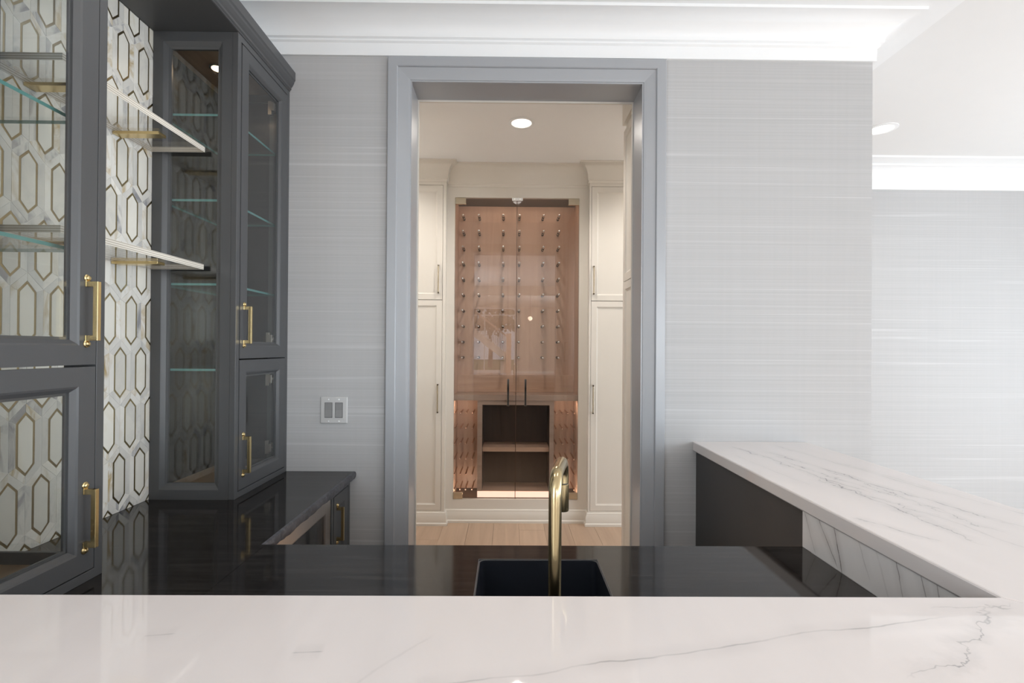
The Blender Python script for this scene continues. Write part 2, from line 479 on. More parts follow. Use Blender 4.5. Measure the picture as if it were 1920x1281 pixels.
M['tan_wood'] = wood('tan_cabinet_interior', (0.34, 0.23, 0.14), (0.48, 0.33, 0.21), 'Y', 0.45)
M['floor'] = wood('pale_oak_floor', (0.44, 0.31, 0.22), (0.58, 0.425, 0.31), 'Y', 0.4, 0.8)
M['gap'] = plain('dark_floor_joint', (0.16, 0.11, 0.08), 0.8)
M['glass'] = glass('clear_glass')
M['glass_wine'] = glass('wine_door_glass', (0.97, 0.97, 0.97), 1.7)
M['glass_low'] = glass('clear_door_glass', (0.95, 0.96, 0.955), 1.6)
M['glass_end'] = glass('clear_end_glass', (0.95, 0.96, 0.955), 1.72)
M['glass_edge'] = plain('green_glass_edge', (0.10, 0.27, 0.26), 0.12)
M['acrylic_edge'] = plain('layered_clear_edge', (0.78, 0.74, 0.65), 0.12)
_nt = M['acrylic_edge'].node_tree
_g = N(_nt, 'ShaderNodeNewGeometry'); _w = N(_nt, 'ShaderNodeTexWave', bands_direction='Z', i_Scale=52.0, i_Distortion=0.0)
_r = N(_nt, 'ShaderNodeValToRGB'); _r.color_ramp.elements[0].position, _r.color_ramp.elements[0].color = 0.05, (0.40, 0.36, 0.29, 1)
_r.color_ramp.elements[1].position, _r.color_ramp.elements[1].color = 0.35, (0.80, 0.76, 0.68, 1)
L(_nt, _g.outputs['Position'], _w.inputs['Vector']); L(_nt, _w.outputs['Fac'], _r.inputs[0]); L(_nt, _r.outputs[0], _nt.nodes['Principled BSDF'].inputs['Base Color'])
M['black'] = black_stone('polished_black_stone', (0.010, 0.0085, 0.008), (0.036, 0.032, 0.030), 0.07)
M['black_rough'] = black_stone('chiselled_black_stone_edge', (0.05, 0.05, 0.058), (0.12, 0.12, 0.135), 0.35)
M['sink'] = plain('black_granite_composite', (0.010, 0.012, 0.018), 0.42)
M['plate'] = plain('brushed_metal_switch_plate', (0.60, 0.60, 0.595), 0.4, 0.25)
M['rocker'] = plain('grey_rocker', (0.25, 0.25, 0.25), 0.4)
M['rocker_frame'] = plain('grey_rocker_frame', (0.11, 0.11, 0.11), 0.5)
M['hinge'] = plain('dull_hinge_metal', (0.36, 0.33, 0.30), 0.35, 1.0)
M['lens'] = emit('warm_lamp_lens', (1.0, 0.92, 0.82), 2.2)
M['puck'] = emit('warm_puck_lens', (1.0, 0.72, 0.45), 9.0)
M['led'] = emit('warm_led_strip', (1.0, 0.72, 0.56), 0.95)
M['globe'] = emit('glass_globe_lamp', (1.0, 0.86, 0.65), 6.0)
M['grass'] = plain('lawn', (0.10, 0.17, 0.04), 0.9)
M['leaf'] = plain('shrub_leaves', (0.06, 0.11, 0.03), 0.8)
M['bark'] = plain('bark', (0.10, 0.07, 0.05), 0.9)
M['iron'] = plain('black_iron', (0.02, 0.02, 0.02), 0.4, 0.6)

ZB = 1.05
V = []
def v2(a, b, w, amp, sc, st): V.append(((*a, ZB), (*b, ZB), w * 1.45, amp, sc, min(1.0, st * 1.2)))
v2((-0.30, 0.53), (0.70, 0.735), 0.0022, 0.03, 5.0, 0.42)       # long vein across the front slab
v2((0.50, 0.575), (0.80, 0.765), 0.0022, 0.11, 11.0, 0.62)      # zig-zag vein near the corner
v2((0.66, 0.745), (0.79, 0.752), 0.0020, 0.04, 14.0, 0.5)
v2((0.70, 0.55), (0.95, 0.72), 0.0035, 0.05, 6.0, 0.14)
v2((-0.50, 0.672), (-0.46, 0.678), 0.002, 0.004, 8.0, 0.5)
v2((-0.28, 0.636), (-0.24, 0.639), 0.002, 0.004, 8.0, 0.5)
v2((-0.22, 0.53), (-0.10, 0.68), 0.003, 0.02, 8.0, 0.10)
v2((0.93, 2.00), (1.02, 1.35), 0.0026, 0.09, 9.0, 0.62)         # right slab: cluster of dark veins
v2((1.02, 1.90), (1.16, 1.10), 0.0028, 0.08, 8.0, 0.72)
v2((0.985, 1.55), (0.99, 1.00), 0.0028, 0.09, 10.0, 0.72)
v2((1.07, 1.62), (1.09, 1.16), 0.0022, 0.10, 11.0, 0.5)
v2((0.835, 1.16), (0.91, 1.01), 0.0026, 0.06, 12.0, 0.6)
v2((1.12, 2.05), (1.24, 1.30), 0.0030, 0.06, 6.0, 0.32)
v2((1.18, 1.75), (1.30, 1.05), 0.0035, 0.06, 6.0, 0.25)
v2((1.00, 1.75), (1.10, 1.05), 0.0024, 0.12, 9.0, 0.6)
v2((0.95, 1.50), (1.04, 1.15), 0.0022, 0.12, 12.0, 0.55)
v2((1.10, 1.45), (1.20, 0.95), 0.006, 0.10, 5.0, 0.2)
v2((0.86, 1.85), (0.90, 1.40), 0.0030, 0.05, 6.0, 0.16)
v2((1.03, 1.25), (1.10, 0.70), 0.0035, 0.06, 6.0, 0.20)
M['bar'] = slab_marble('white_marble_slab', (0.745, 0.70, 0.685), V, (0.17, 0.17, 0.18), 0.04, 0.02)
VS = []
def v3(y0, z0, y1, z1, w, st, amp=0.012, x=0.81): VS.append(((x, y0, z0), (x, y1, z1), w, amp, 14.0, st))
v3(1.315, 1.01, 1.265, 0.915, 0.0024, 0.85)
v3(1.262, 1.02, 1.180, 0.915, 0.0024, 0.8)
v3(1.20, 1.03, 1.165, 0.905, 0.0026, 0.95)
v3(1.115, 1.02, 1.075, 0.935, 0.0035, 0.3)
v3(1.06, 1.02, 1.02, 0.915, 0.005, 0.2)
v3(1.005, 1.02, 0.980, 0.93, 0.0026, 0.7)
v3(0.95, 1.03, 0.92, 0.95, 0.0026, 0.8)
v3(0.91, 1.02, 0.895, 0.95, 0.0024, 0.6)
v3(0.86, 1.02, 0.83, 0.92, 0.003, 0.5)
M['splash'] = slab_marble('veined_white_marble_panel', (0.84, 0.82, 0.81), VS, (0.10, 0.085, 0.08), 0.12, 0.15)

# ================================================================== THE SETTING
D = 2.105                                   # face of the back wall
XL = -1.26                                  # left wall
XR = 5.2                                    # right wall
XC = 1.589                                  # outside corner of the back wall
YF = 3.77                                   # far wall of the room on the right
ZCEIL = 2.885
ZW = 2.97                                   # wine room ceiling

def struct(o): o['kind'] = 'structure'; return o

# floor: slab, then oak planks laid over the part the doorway shows
fl = struct(G().box(-4.15, XR + 0.15, -20.15, 4.9, -0.12, -0.012).build('floor', M['gap']))
x = -1.34
pk = 0
while x < 1.55:
    w = 0.205
    y = 1.4 - random.random() * 1.2
    while y < 4.45:
        ln = random.choice((1.3, 1.7, 2.1))
        y1 = min(y + ln, 4.5)
        if y1 > 1.4:
            G().box(x + 0.0008, x + w - 0.0008, max(y, 1.4) + 0.0008, y1 - 0.0008, -0.012, random.uniform(-0.0006, 0.0)).build('plank', M['floor'], fl)
        y = y1
    x += w
M['floor2'] = wood('pale_oak_floor_wide', (0.44, 0.31, 0.22), (0.58, 0.425, 0.31), 'Y', 0.4, 0.5)
gf = G()
gf.box(-4.0, XR, -20, 1.4, -0.012, 0.0).box(1.55, XR, 1.4, 4.0, -0.012, 0.0)
o = gf.build('floorboards', M['floor2'], fl); o['kind'] = 'stuff'

# back wall with the cased opening
OX0, OX1, OZ = -0.4315, 0.5805, 2.612       # finished opening
g = G()
g.box(XL - 0.15, OX0 - 0.02, D, D + 0.15, 0, ZCEIL).box(OX1 + 0.02, XC, D, D + 0.15, 0, ZCEIL).box(OX0 - 0.02, OX1 + 0.02, D, D + 0.15, OZ + 0.02, ZCEIL)
struct(g.build('wall_back', M['wallpaper']))
wl = struct(G().box(XL - 0.15, XL, -0.7, D, 0, ZCEIL).box(XL - 0.15, XL, -3.0, -2.7, 0, ZCEIL).box(XL - 0.15, XL, -2.7, -0.7, 0, 0.4).box(XL - 0.15, XL, -2.7, -0.7, 2.6, ZCEIL).build('wall_left', M['wallpaper']))
# wall between wine room and the room on the right, then that room's far wall
# (with a passage into the wine room between its cupboards)
PY0, PY1, PZT = 3.03, 3.74, 2.35
struct(G().box(XC - 0.12, XC, D + 0.15, PY0, 0, ZCEIL).box(XC - 0.12, XC, PY1, YF, 0, ZCEIL).box(XC - 0.12, XC, PY0, PY1, PZT, ZCEIL).build('wall_middle', M['wallpaper']))
struct(G().box(XC, XR + 0.15, YF, YF + 0.15, 0, ZCEIL).build('wall_far', M['wallpaper']))
# right wall with three tall window openings
g = G()
wins = [(-5.2, -3.0, 0.35), (-2.7, -0.5, 0.35), (0.25, 2.75, 0.06)]
XR = 5.2
ys = [-20, -14.2] + [-8.8] + [v for a in wins for v in a[:2]] + [YF]
g.box(XR, XR + 0.15, -20, -14.2, 0, 3.95).box(XR, XR + 0.15, -8.8, -5.2, 0, 3.95).box(XR, XR + 0.15, -14.2, -8.8, 0, 0.3).box(XR, XR + 0.15, -14.2, -8.8, 3.5, 3.95)
g.box(XR, XR + 0.15, -5.2, YF, 2.65, 3.95).box(XR, XR + 0.15, -3.0, -2.7, 0, 2.65).box(XR, XR + 0.15, -0.5, 0.25, 0, 2.65).box(XR, XR + 0.15, 2.75, YF, 0, 2.65)
for a0, a1, zb in wins: g.box(XR, XR + 0.15, a0, a1, 0, zb)
g.box(XR, XR + 0.15, 0.25, 2.75, 2.32, 2.65)
struct(g.build('wall_right', M['white']))
def window(name, fn, a0, a1, b0, b1, bars_a=(), bars_b=(), depth=0.08):
    e = empty(name, fn((a0 + a1) / 2, b0, 0), kind='structure')
    fr = G().ring([(0, 0), (0.06, 0), (0.06, -depth), (0, -depth)], a0, a1, b0, b1, fn).build('window_frame', M['white'], e)
    for a in bars_a:
        G().prism([(a - 0.03, b0 + 0.06), (a + 0.03, b0 + 0.06), (a + 0.03, b1 - 0.06), (a - 0.03, b1 - 0.06)], fn, -0.015, -depth + 0.015).build('mullion', M['white'], e)
    for b in bars_b:
        G().prism([(a0 + 0.06, b - 0.03), (a1 - 0.06, b - 0.03), (a1 - 0.06, b + 0.03), (a0 + 0.06, b + 0.03)], fn, -0.02, -depth + 0.02).build('transom', M['white'], e)
    G().prism([(a0 + 0.05, b0 + 0.05), (a1 - 0.05, b0 + 0.05), (a1 - 0.05, b1 - 0.05), (a0 + 0.05, b1 - 0.05)], fn, -0.037, -0.043).build('pane', M['glass'], e)
    return e
for i, (a, b, zb) in enumerate(wins):
    zt_ = 2.65 if zb > 0.1 else 2.32
    window('window_%d' % (i + 1), lambda u, v, n: (XR + 0.11 + n, u, v), a, b, zb, zt_, bars_a=((a + b) / 2,), bars_b=(2.2,) if zb > 0.1 else ())
window('window_5', lambda u, v, n: (XR + 0.11 + n, u, v), -14.2, -8.8, 0.3, 3.5, bars_a=(-12.4, -10.6), bars_b=(2.6,))  # added unseen window, goes with the lamp that brightens the mirrored hall
window('window_6', lambda u, v, n: (XL - 0.11 - n, u, v), -2.7, -0.7, 0.4, 2.6, bars_a=(-1.7,))  # added unseen window, its lamp lifts the left-facing bar edges
# hall behind the camera, its end wall and big window (seen mirrored in the wine cabinet's glass)
HZ = 3.85
g = G()
g.box(-4.15, -4.0, -20, -3.0, 0, HZ + .1).box(-4.0, XL - 0.15, -3.0, -2.85, 0, HZ + .1)
struct(g.build('wall_hall', M['tan']))
g = G()
g.box(-4.15, -2.2, -20.15, -20, 0, HZ + .1).box(0.42, XR + 0.15, -20.15, -20, 0, HZ + .1).box(-2.2, 0.42, -20.15, -20, 3.8, HZ + .1).box(-2.2, 0.42, -20.15, -20, 0, 0.12)
struct(g.build('wall_front', M['tan']))
window('window_4', lambda u, v, n: (u, -20.05 + n, v), -2.2, 0.42, 0.12, 3.8, bars_a=(-1.4,), bars_b=(3.38,))
# ceilings
g = G()
g.box(XL - 0.15, XR + 0.15, -3.0, D + 0.1, ZCEIL, ZCEIL + 0.15).box(XC - 0.1, XR + 0.15, D + 0.1, YF + 0.15, ZCEIL, ZCEIL + 0.15)
struct(g.build('ceiling', M['ceiling']))
struct(G().box(XL, XC - 0.12, D + 0.15, 4.9, ZW, ZW + 0.1).build('ceiling', painted('wine_room_ceiling_paint', (0.88, 0.88, 0.88), 0.7, 0.01)))
g = G().box(-4.15, XR + 0.15, -20.15, -3.0, HZ, HZ + 0.1)
struct(g.build('ceiling', M['ceiling']))
struct(G().box(XL - 0.15, XR, -3.15, -3.0, 2.68, HZ).build('trim_7', M['tan']))
# wine room side and rear walls
struct(G().box(XL - 0.15, XL, D + 0.15, 4.9, 0, ZW).build('wall_wine_left', M['white']))
struct(G().box(XC - 0.13, XC - 0.12, D + 0.15, PY0, 0, ZW).box(XC - 0.13, XC - 0.12, PY1, 4.9, 0, ZW).box(XC - 0.13, XC - 0.12, PY0, PY1, PZT, ZW).build('wall_wine_right', M['white']))
struct(G().box(XL, XC - 0.12, 4.75, 4.9, 0, ZW).build('wall_wine_rear', M['white']))
struct(G().box(XL, OX0 - 0.02, D + 0.15, D + 0.16, 0, ZW).box(OX1 + 0.02, XC - .13, D + 0.15, D + 0.16, 0, ZW).box(OX0 - 0.02, OX1 + 0.02, D + 0.15, D + 0.16, OZ + 0.02, ZW).build('wall_wine_front', M['white']))

# crown moulding: back wall, round the outside corner, and on to the far wall
def crown(z0=2.716, zc=ZCEIL, band=0.25):
    pr = [(0, z0), (0.010, z0), (0.010, z0 + 0.004), (0.012, z0 + 0.052), (0.020, z0 + 0.058), (0.020, z0 + 0.066), (0.030, z0 + 0.070)]
    for k in range(1, 10):                 # cove
        a = k / 9 * PI / 2
        pr.append((0.030 + 0.095 * (1 - math.cos(a)), z0 + 0.070 + 0.073 * math.sin(a)))
    pr += [(0.132, z0 + 0.143), (0.132, z0 + 0.155), (band, zc - 0.012), (band, zc), (0, zc)]
    return pr
o = G().sweep([(XL, D), (XC, D), (XC, YF), (XR, YF)], crown()).build('trim_1', M['white'], smooth=True)
struct(o)
struct(G().sweep([(XR, YF), (XR, -3.0)], crown()).build('trim_2', M['white'], smooth=True))
struct(G().sweep([(XL, -3.0), (XL, D)], crown()).build('trim_3', M['white'], smooth=True))
# baseboards
bb = [(0, 0), (0.016, 0), (0.016, 0.12), (0.010, 0.135), (0, 0.14)]
struct(G().sweep([(OX1 + 0.11, D), (0.80, D)], bb).build('baseboard_back', M['white']))
struct(G().sweep([(XC, PY1 + .01), (XC, YF), (XR, YF)], bb).build('baseboard_far', M['white']))
struct(G().sweep([(XR, -20.0), (-4.0, -20.0)], bb).build('baseboard_front', M['white']))

# doorway casing: stepped profile on the face, jamb lining inside
def three_sided(prof, a0, a1, b1, fn, z0=0.0):
    g = G(); k = len(prof); vs = []
    for u, n in prof: vs += [fn(a0 + u, z0, n), fn(a0 + u, b1 - u, n), fn(a1 - u, b1 - u, n), fn(a1 - u, z0, n)]
    fs = []
    for i in range(k):
        j = (i + 1) % k
        for c in range(3): fs.append((4 * i + c, 4 * i + c + 1, 4 * j + c + 1, 4 * j + c))
    fs.append(tuple(4 * i for i in range(k))); fs.append(tuple(4 * i + 3 for i in range(k - 1, -1, -1)))
    return g.add(vs, fs)
cas = [(0, 0), (0, 0.026), (0.003, 0.029), (0.040, 0.029), (0.043, 0.026), (0.044, 0.021), (0.084, 0.015), (0.094, 0.013), (0.0955, 0.010), (0.101, 0.010), (0.101, 0)]
trm = empty('trim_4', (0.07, D, 0), kind='structure')
o = three_sided(cas, -0.527, 0.6755, 2.7045, fy(D)).build('casing', M['casing'], trm)
jb = [(0, 0), (0, -0.152), (0.012, -0.152), (0.012, 0.0)]
three_sided([(0, 0.004), (0.0, -0.16), (0.016, -0.16), (0.016, 0.004)], OX0 - 0.016, OX1 + 0.016, OZ + 0.016, fy(D)).build('jamb', M['casing'], trm)
three_sided([(u, -0.16 - n) for u, n in cas], -0.527, 0.6755, 2.7045, fy(D)).build('casing', M['cream'], trm)

# ================================================================== TILE BACKSPLASH (pieces are children of the left wall)
XT = -1.2555                                # finished tile face
PY, PZ = 0.0872, 0.3425                     # lattice: columns half a PY apart, half-drop of PZ/2
IW, IH, IA = 0.0190, 0.0535, 0.0215         # inner marble hexagon: half width, half straight side, apex
BR = 0.0060                                 # brass strip
def hexa(w, h, a): return [(-w, -h), (0, -h - a), (w, -h), (w, h), (0, h + a), (-w, h)]
def grow(d): return hexa(IW + d, IH + d * 0.42, IA + d * 1.02)
RB = PY / 2 - 0.0007
inner, brass_o = grow(0), grow(BR)
aO = 0.0405; hO = (PZ / 2 - aO) / 2
outer = hexa(RB, hO - 0.0004, aO)
bri = grow(BR + 0.0004)
X0 = XL
Y_LO, Y_HI, Z_LO, Z_HI = 1.130, 1.722, 0.9125, 2.556
cells = []
for ci in range(-1, 34):
    for ri in range(-1, 6):
        cy = 1.619 + (ci - 17) * PY / 2
        cz = 1.534 + (ri - 2) * PZ + (-PZ / 2 if (ci - 17) % 2 else 0)
        if cy + RB > Y_LO and cy - RB < Y_HI and cz + hO + aO > Z_LO and cz - hO - aO < Z_HI:
            cells.append((cy, cz))
def clip(poly):
    for ax, lim, sg in ((0, Y_LO, 1), (0, Y_HI, -1), (1, Z_LO, 1), (1, Z_HI, -1)):
        out = []
        for i in range(len(poly)):
            p, q = poly[i], poly[(i + 1) % len(poly)]
            ip, iq = (p[ax] - lim) * sg >= 0, (q[ax] - lim) * sg >= 0
            if ip: out.append(p)
            if ip != iq:
                t = (lim - p[ax]) / (q[ax] - p[ax])
                out.append((p[0] + (q[0] - p[0]) * t, p[1] + (q[1] - p[1]) * t))
        poly = out
        if len(poly) < 3: return None
    return poly
fnx = lambda u, v, t: (t, u, v)
G().box(XL, XL + 0.0036, Y_LO, Y_HI, Z_LO, Z_HI).build('grout_bed', M['grout'], wl)
border = []
n_in = 0
for cy, cz in cells:
    p = clip([(cy + a, cz + b) for a, b in inner])
    if p:
        G().prism(p, fnx, XL + 0.001, XT).build('marble_hexagon', M['tile_in'], wl)
    g = G()
    for i in range(6):                      # six strips of brass round one hexagon
        j = (i + 1) % 6
        q = clip([(cy + s[0], cz + s[1]) for s in (brass_o[i], brass_o[j], inner[j], inner[i])])
        if q: g.prism(q, fnx, XL + 0.001, XT - 0.0006)
    if g.v: g.build('brass_inlay', M['inlay'], wl)
    for i in range(6):
        j = (i + 1) % 6
        q = clip([(cy + s[0], cz + s[1]) for s in (outer[i], outer[j], bri[j], bri[i])])
        if q:
            # hairline joint where two border pieces meet
            c0 = sum(s[0] for s in q) / len(q), sum(s[1] for s in q) / len(q)
            q = [(s[0] + (c0[0] - s[0]) * 0.012, s[1] + (c0[1] - s[1]) * 0.012) for s in q]
            seen = 0 if 1.14 < cy < 1.72 else 1
            border.append((seen, abs(cy - 1.4), q))
border.sort(key=lambda b: (b[0], b[1]))
for k, (s, d, q) in enumerate(border[:300]):
    G().prism(q, fnx, XL + 0.001, XT + random.uniform(-0.0005, 0.0005)).build('marble_border', M['tile_out'], wl)
g = G()
for s, d, q in border[300:]: g.prism(q, fnx, XL + 0.001, XT + random.uniform(-0.0005, 0.0005))
o = g.build('marble_border_pieces', M['tile_out'], wl); o['kind'] = 'stuff'

# ================================================================== DISPLAY CABINETS ON THE COUNTER
XF = -0.957                                 # cabinet fronts
ZC = 0.912                                  # black counter top
def brass_handle(door, fn, a, b0, b1, sgn=1, proj=0.024):
    """bar pull with a rosette beyond either end; screws at b0 and b1"""
    g = G()
    ax = Vector(fn(0, 0, 1)) - Vector(fn(0, 0, 0))
    for b, s in ((b0, 1), (b1, -1)):
        g.lathe([(0.0085, 0), (0.0085, 0.0018), (0.0075, 0.003), (0.0062, 0.003), (0.0058, 0.0055), (0.0035, 0.0075), (0.0008, 0.008)], fn(a, b, 0.0), ax, 18)
        p = b + s * 0.0135
        q0, q1 = sorted((b + s * 0.002, p + s * 0.006))
        g.prism([(a - 0.0055, q0), (a + 0.0055, q0), (a + 0.0055, q1), (a - 0.0055, q1)], fn, 0, 0.003)
        g.prism([(a - 0.0048, p - 0.006), (a + 0.0048, p - 0.006), (a + 0.0048, p + 0.006), (a - 0.0048, p + 0.006)], fn, 0, proj)
    g.prism([(a - 0.005, b0 + 0.0075), (a + 0.005, b0 + 0.0075), (a + 0.005, b1 - 0.0075), (a - 0.005, b1 - 0.0075)], fn, proj - 0.006, proj + 0.0045)
    return g.build('handle', M['brass'], door, bevel=0.0012, smooth=False)

def hinge(door, y, z, s):
    g = G()
    g.box(XF - 0.052, XF - 0.018, y - 0.006, y + 0.006, z - 0.006, z + 0.006)
    g.box(XF - 0.05, XF - 0.035, y - 0.009, y + 0.009, z - 0.028, z + 0.028)
    g.tube([(XF - 0.030, y - 0.012 * s, z), (XF - 0.030, y + 0.012 * s, z)], 0.012, 12)
    g.box(XF - 0.032, XF - 0.02, y - 0.02, y + 0.004, z - 0.017, z + 0.017)
    return g.build('hinge', M['hinge'], door, bevel=0.001)

def door_prof(flat, bev, drop, t):
    return [(0, 0), (0, -t), (flat + bev + 0.006, -t), (flat + bev + 0.006, -drop - 0.004), (flat + bev, -drop - 0.004), (flat + bev, -drop), (flat + bev * 0.35, -0.002), (flat, 0)]

def display_cabinet(ya, yb, far, label):
    """ya..yb along the wall; far=True: handles on the side nearest the camera"""
    e = empty('display_cabinet', ((XL + XF) / 2, (ya + yb) / 2, ZC), label, 'cabinet')
    def Y(t): return ya + t if far else yb - t          # t runs from the handle side
    def yy(t0, t1): return tuple(sorted((Y(t0), Y(t1))))
    w = yb - ya
    fm = M['cabinet']
    # face frame round both doors, with a mid gap showing straight through
    G().ring([(0, 0), (0, -0.02), (0.022, -0.02), (0.022, 0)], ya, yb, ZC, 2.556, fx(XF)).build('face_frame', fm, e, bevel=0.001)
    # ends: framed glass panels
    for t, nm in ((0.0, 0), (w, 1)):
        y = Y(t)
        d = 1 if (t == 0) == far else -1               # outward is -Y for the low end
        fn = (lambda yv, dd: (lambda a, b, n: (a, yv - n * dd, b)))(y, d)
        G().ring([(0, 0), (0, -0.02), (0.056, -0.02), (0.056, -0.012), (0.048, -0.009), (0.036, -0.001), (0.034, 0)], XT + 0.002, XF - 0.0203, ZC, 2.556, fn).build('end_frame', fm, e)
        if not (far and nm == 1):
            G().prism([(XT + 0.05, ZC + 0.05), (XF - 0.069, ZC + 0.05), (XF - 0.069, 2.507), (XT + 0.05, 2.507)], fn, -0.013, -0.017).build('end_pane', M['glass_end'], e)
    y0, y1 = ya + 0.021, yb - 0.021
    G().box(XT + 0.003, XF - 0.021, y0, y1, ZC, ZC + 0.028, 0).build('floor_panel', M['tan_wood'], e)
    G().box(XT + 0.003, XF - 0.021, y0, y1, 2.532, 2.556, 0).build('roof_panel', M['tan_wood'], e)
    G().box(XT + 0.0005, XT + 0.003, y0, y1, ZC, 2.556).build('back_panel', M['inside'], e)
    if far: G().box(XT + 0.003, XF - 0.021, yb - 0.008, yb - 0.001, ZC, 2.556).build('side_panel', M['inside'], e)
    for z in (1.37, 1.674, 1.973, 2.277):
        g = G(); g.box(XT + 0.006, XF - 0.046, y0 + 0.001, y1 - 0.001, z - 0.008, z)
        g.m = [1 if i in (0, 1, 2, 3) else 0 for i in range(6)]
        g.build('shelf', [M['glass'], M['glass_edge']], e)
    p = G(); p.lathe([(0.030, 0), (0.030, 0.008), (0.024, 0.010)], (-1.13, Y(0.17), 2.532), (0, 0, -1), 20, 0)
    pk = p.build('puck_light', M['chrome'], e)
    G().lathe([(0.022, 0.010), (0.022, 0.0112)], (-1.13, Y(0.17), 2.532), (0, 0, -1), 20).build('lens', M['puck'], pk)
    if far:
        l = bpy.data.lights.new('puck_lamp', 'SPOT'); l.energy, l.color, l.shadow_soft_size, l.spot_size = 0.5, (1.0, 0.72, 0.45), 0.02, math.radians(140)
        lo = bpy.data.objects.new('puck_lamp', l); C.objects.link(lo); lo.parent = e; lo.location = Vector((-1.13, Y(0.17), 2.515)) - WL[e.name]
    # two doors
    a0, a1 = yy(0.0255, w - 0.0255)
    for z0, z1 in ((1.4065, 2.529), (0.9375, 1.4015)):
        dr = G().ring(door_prof(0.043, 0.013, 0.010, 0.019), a0, a1, z0, z1, fx(XF + 0.0012)).build('door', fm, e)
        G().prism([(a0 + 0.052, z0 + 0.052), (a1 - 0.052, z0 + 0.052), (a1 - 0.052, z1 - 0.052), (a0 + 0.052, z1 - 0.052)], fx(XF), -0.0125, -0.0165).build('pane', M['glass_low'], dr)
        hy = Y(0.0255 + 0.0255)
        if z0 > 1.2: brass_handle(dr, fx(XF + 0.0012), hy, 1.4535, 1.6023)
        else: brass_handle(dr, fx(XF + 0.0012), hy, 0.9865, 1.1330)
        if far:
            for z in ((z0 + 0.075, z1 - 0.085) if z0 > 1.2 else (z0 + 0.095, z1 - 0.085)):
                hinge(dr, Y(w - 0.08), z, 1)
    return e
display_cabinet(1.7035, 2.1035, True, 'charcoal glass-door display cabinet standing in the corner against the grey back wall')
display_cabinet(0.7535, 1.1535, False, 'charcoal glass-door display cabinet nearest the camera at the left edge of the photo')

# cornice and soffit bridging the two cabinets
cn = empty('cornice', (-1.1, 1.43, 2.556), 'charcoal cornice running along the top of the display cabinets', 'cornice')
cp = [(0, 2.558), (0, 2.640), (0.024, 2.640), (0.024, 2.606), (0.020, 2.600), (0.018, 2.592), (0.012, 2.580), (0.007, 2.574), (0.007, 2.566), (0.002, 2.562), (0.002, 2.558)]
G().sweep([(XF, 0.45), (XF, 2.1035)], cp).build('moulding', M['cabinet'], cn, smooth=False)
G().box(XT + 0.002, XF, 0.4501, 2.1034, 2.5565, 2.632).build('soffit_panel', M['cabinet'], cn)

# open glass shelves on brass brackets
for z, lab in ((2.147, 'upper clear glass shelf on brass brackets in front of the mosaic tile'), (1.736, 'lower clear glass shelf on brass brackets in front of the mosaic tile')):
    e = empty('glass_shelf', (-1.16, 1.43, z - 0.018), lab, 'shelf', 'open glass shelves')
    g = G()
    g.box(XT + 0.0012, -1.067, 1.157, 1.6985, z - 0.018, z)
    g.m = [1, 1, 1, 1, 0, 0]
    g.build('glass_panel', [M['glass'], M['acrylic_edge']], e, bevel=0.0)
    for y in (1.27, 1.55):
        G().box(XT + 0.0012, -1.109, y - 0.017, y + 0.017, z - 0.0275, z - 0.0182).build('bracket', M['brass'], e, bevel=0.001)

# ================================================================== BLACK COUNTER, SINK, FAUCET
ct = empty('countertop', (-0.4, 1.4, 0.872), 'polished black stone counter turning from under the display cabinets to the sink', 'countertop')
CX0, CX1, CYF = -0.656, 0.809, 1.3225       # inner corner and far edge of the sink run
SX0, SX1, SY0, SY1 = -0.072, 0.231, 0.945, 1.236
# left run with a chiselled front edge
g = G()
g.box(XL + 0.001, CX0 - 0.012, CYF, D - 0.001, ZC - 0.03, ZC)
g.box(XL + 0.001, CX0 - 0.0005, 0.42, CYF, ZC - 0.04, ZC)
ny = 46
vs, fs = [], []
for i in range(ny + 1):
    y = CYF + (D - CYF) * i / ny
    r = [random.uniform(-0.0022, 0.0022) + 0.002 * math.sin(y * 37 + k) for k in range(4)]
    if i in (0, ny): r = [0] * 4
    vs += [(CX0 - 0.0125, y, ZC), (CX0 - 0.003 + r[0], y, ZC - 0.001), (CX0 + r[1], y, ZC - 0.009), (CX0 - 0.001 + r[2], y, ZC - 0.022), (CX0 - 0.006 + r[3], y, ZC - 0.032), (CX0 - 0.0125, y, ZC - 0.03)]
for i in range(ny):
    for k in range(5): fs.append((6 * i + k, 6 * i + k + 1, 6 * i + k + 7, 6 * i + k + 6))
g.build('slab', M['black'], ct)
G().add(vs, fs + [(0, 1, 2, 3, 4, 5), (6 * ny + 5, 6 * ny + 4, 6 * ny + 3, 6 * ny + 2, 6 * ny + 1, 6 * ny)]).build('chiselled_edge', M['black_rough'], ct, smooth=True)
# sink run
g = G()
g.box(CX0 + 0.0005, SX0, 0.42, CYF, ZC - 0.04, ZC).box(SX1, CX1, 0.42, CYF, ZC - 0.04, ZC).box(SX0, SX1, SY1, CYF, ZC - 0.04, ZC).box(SX0, SX1, 0.42, SY0, ZC - 0.04, ZC)
g.build('slab', M['black'], ct)

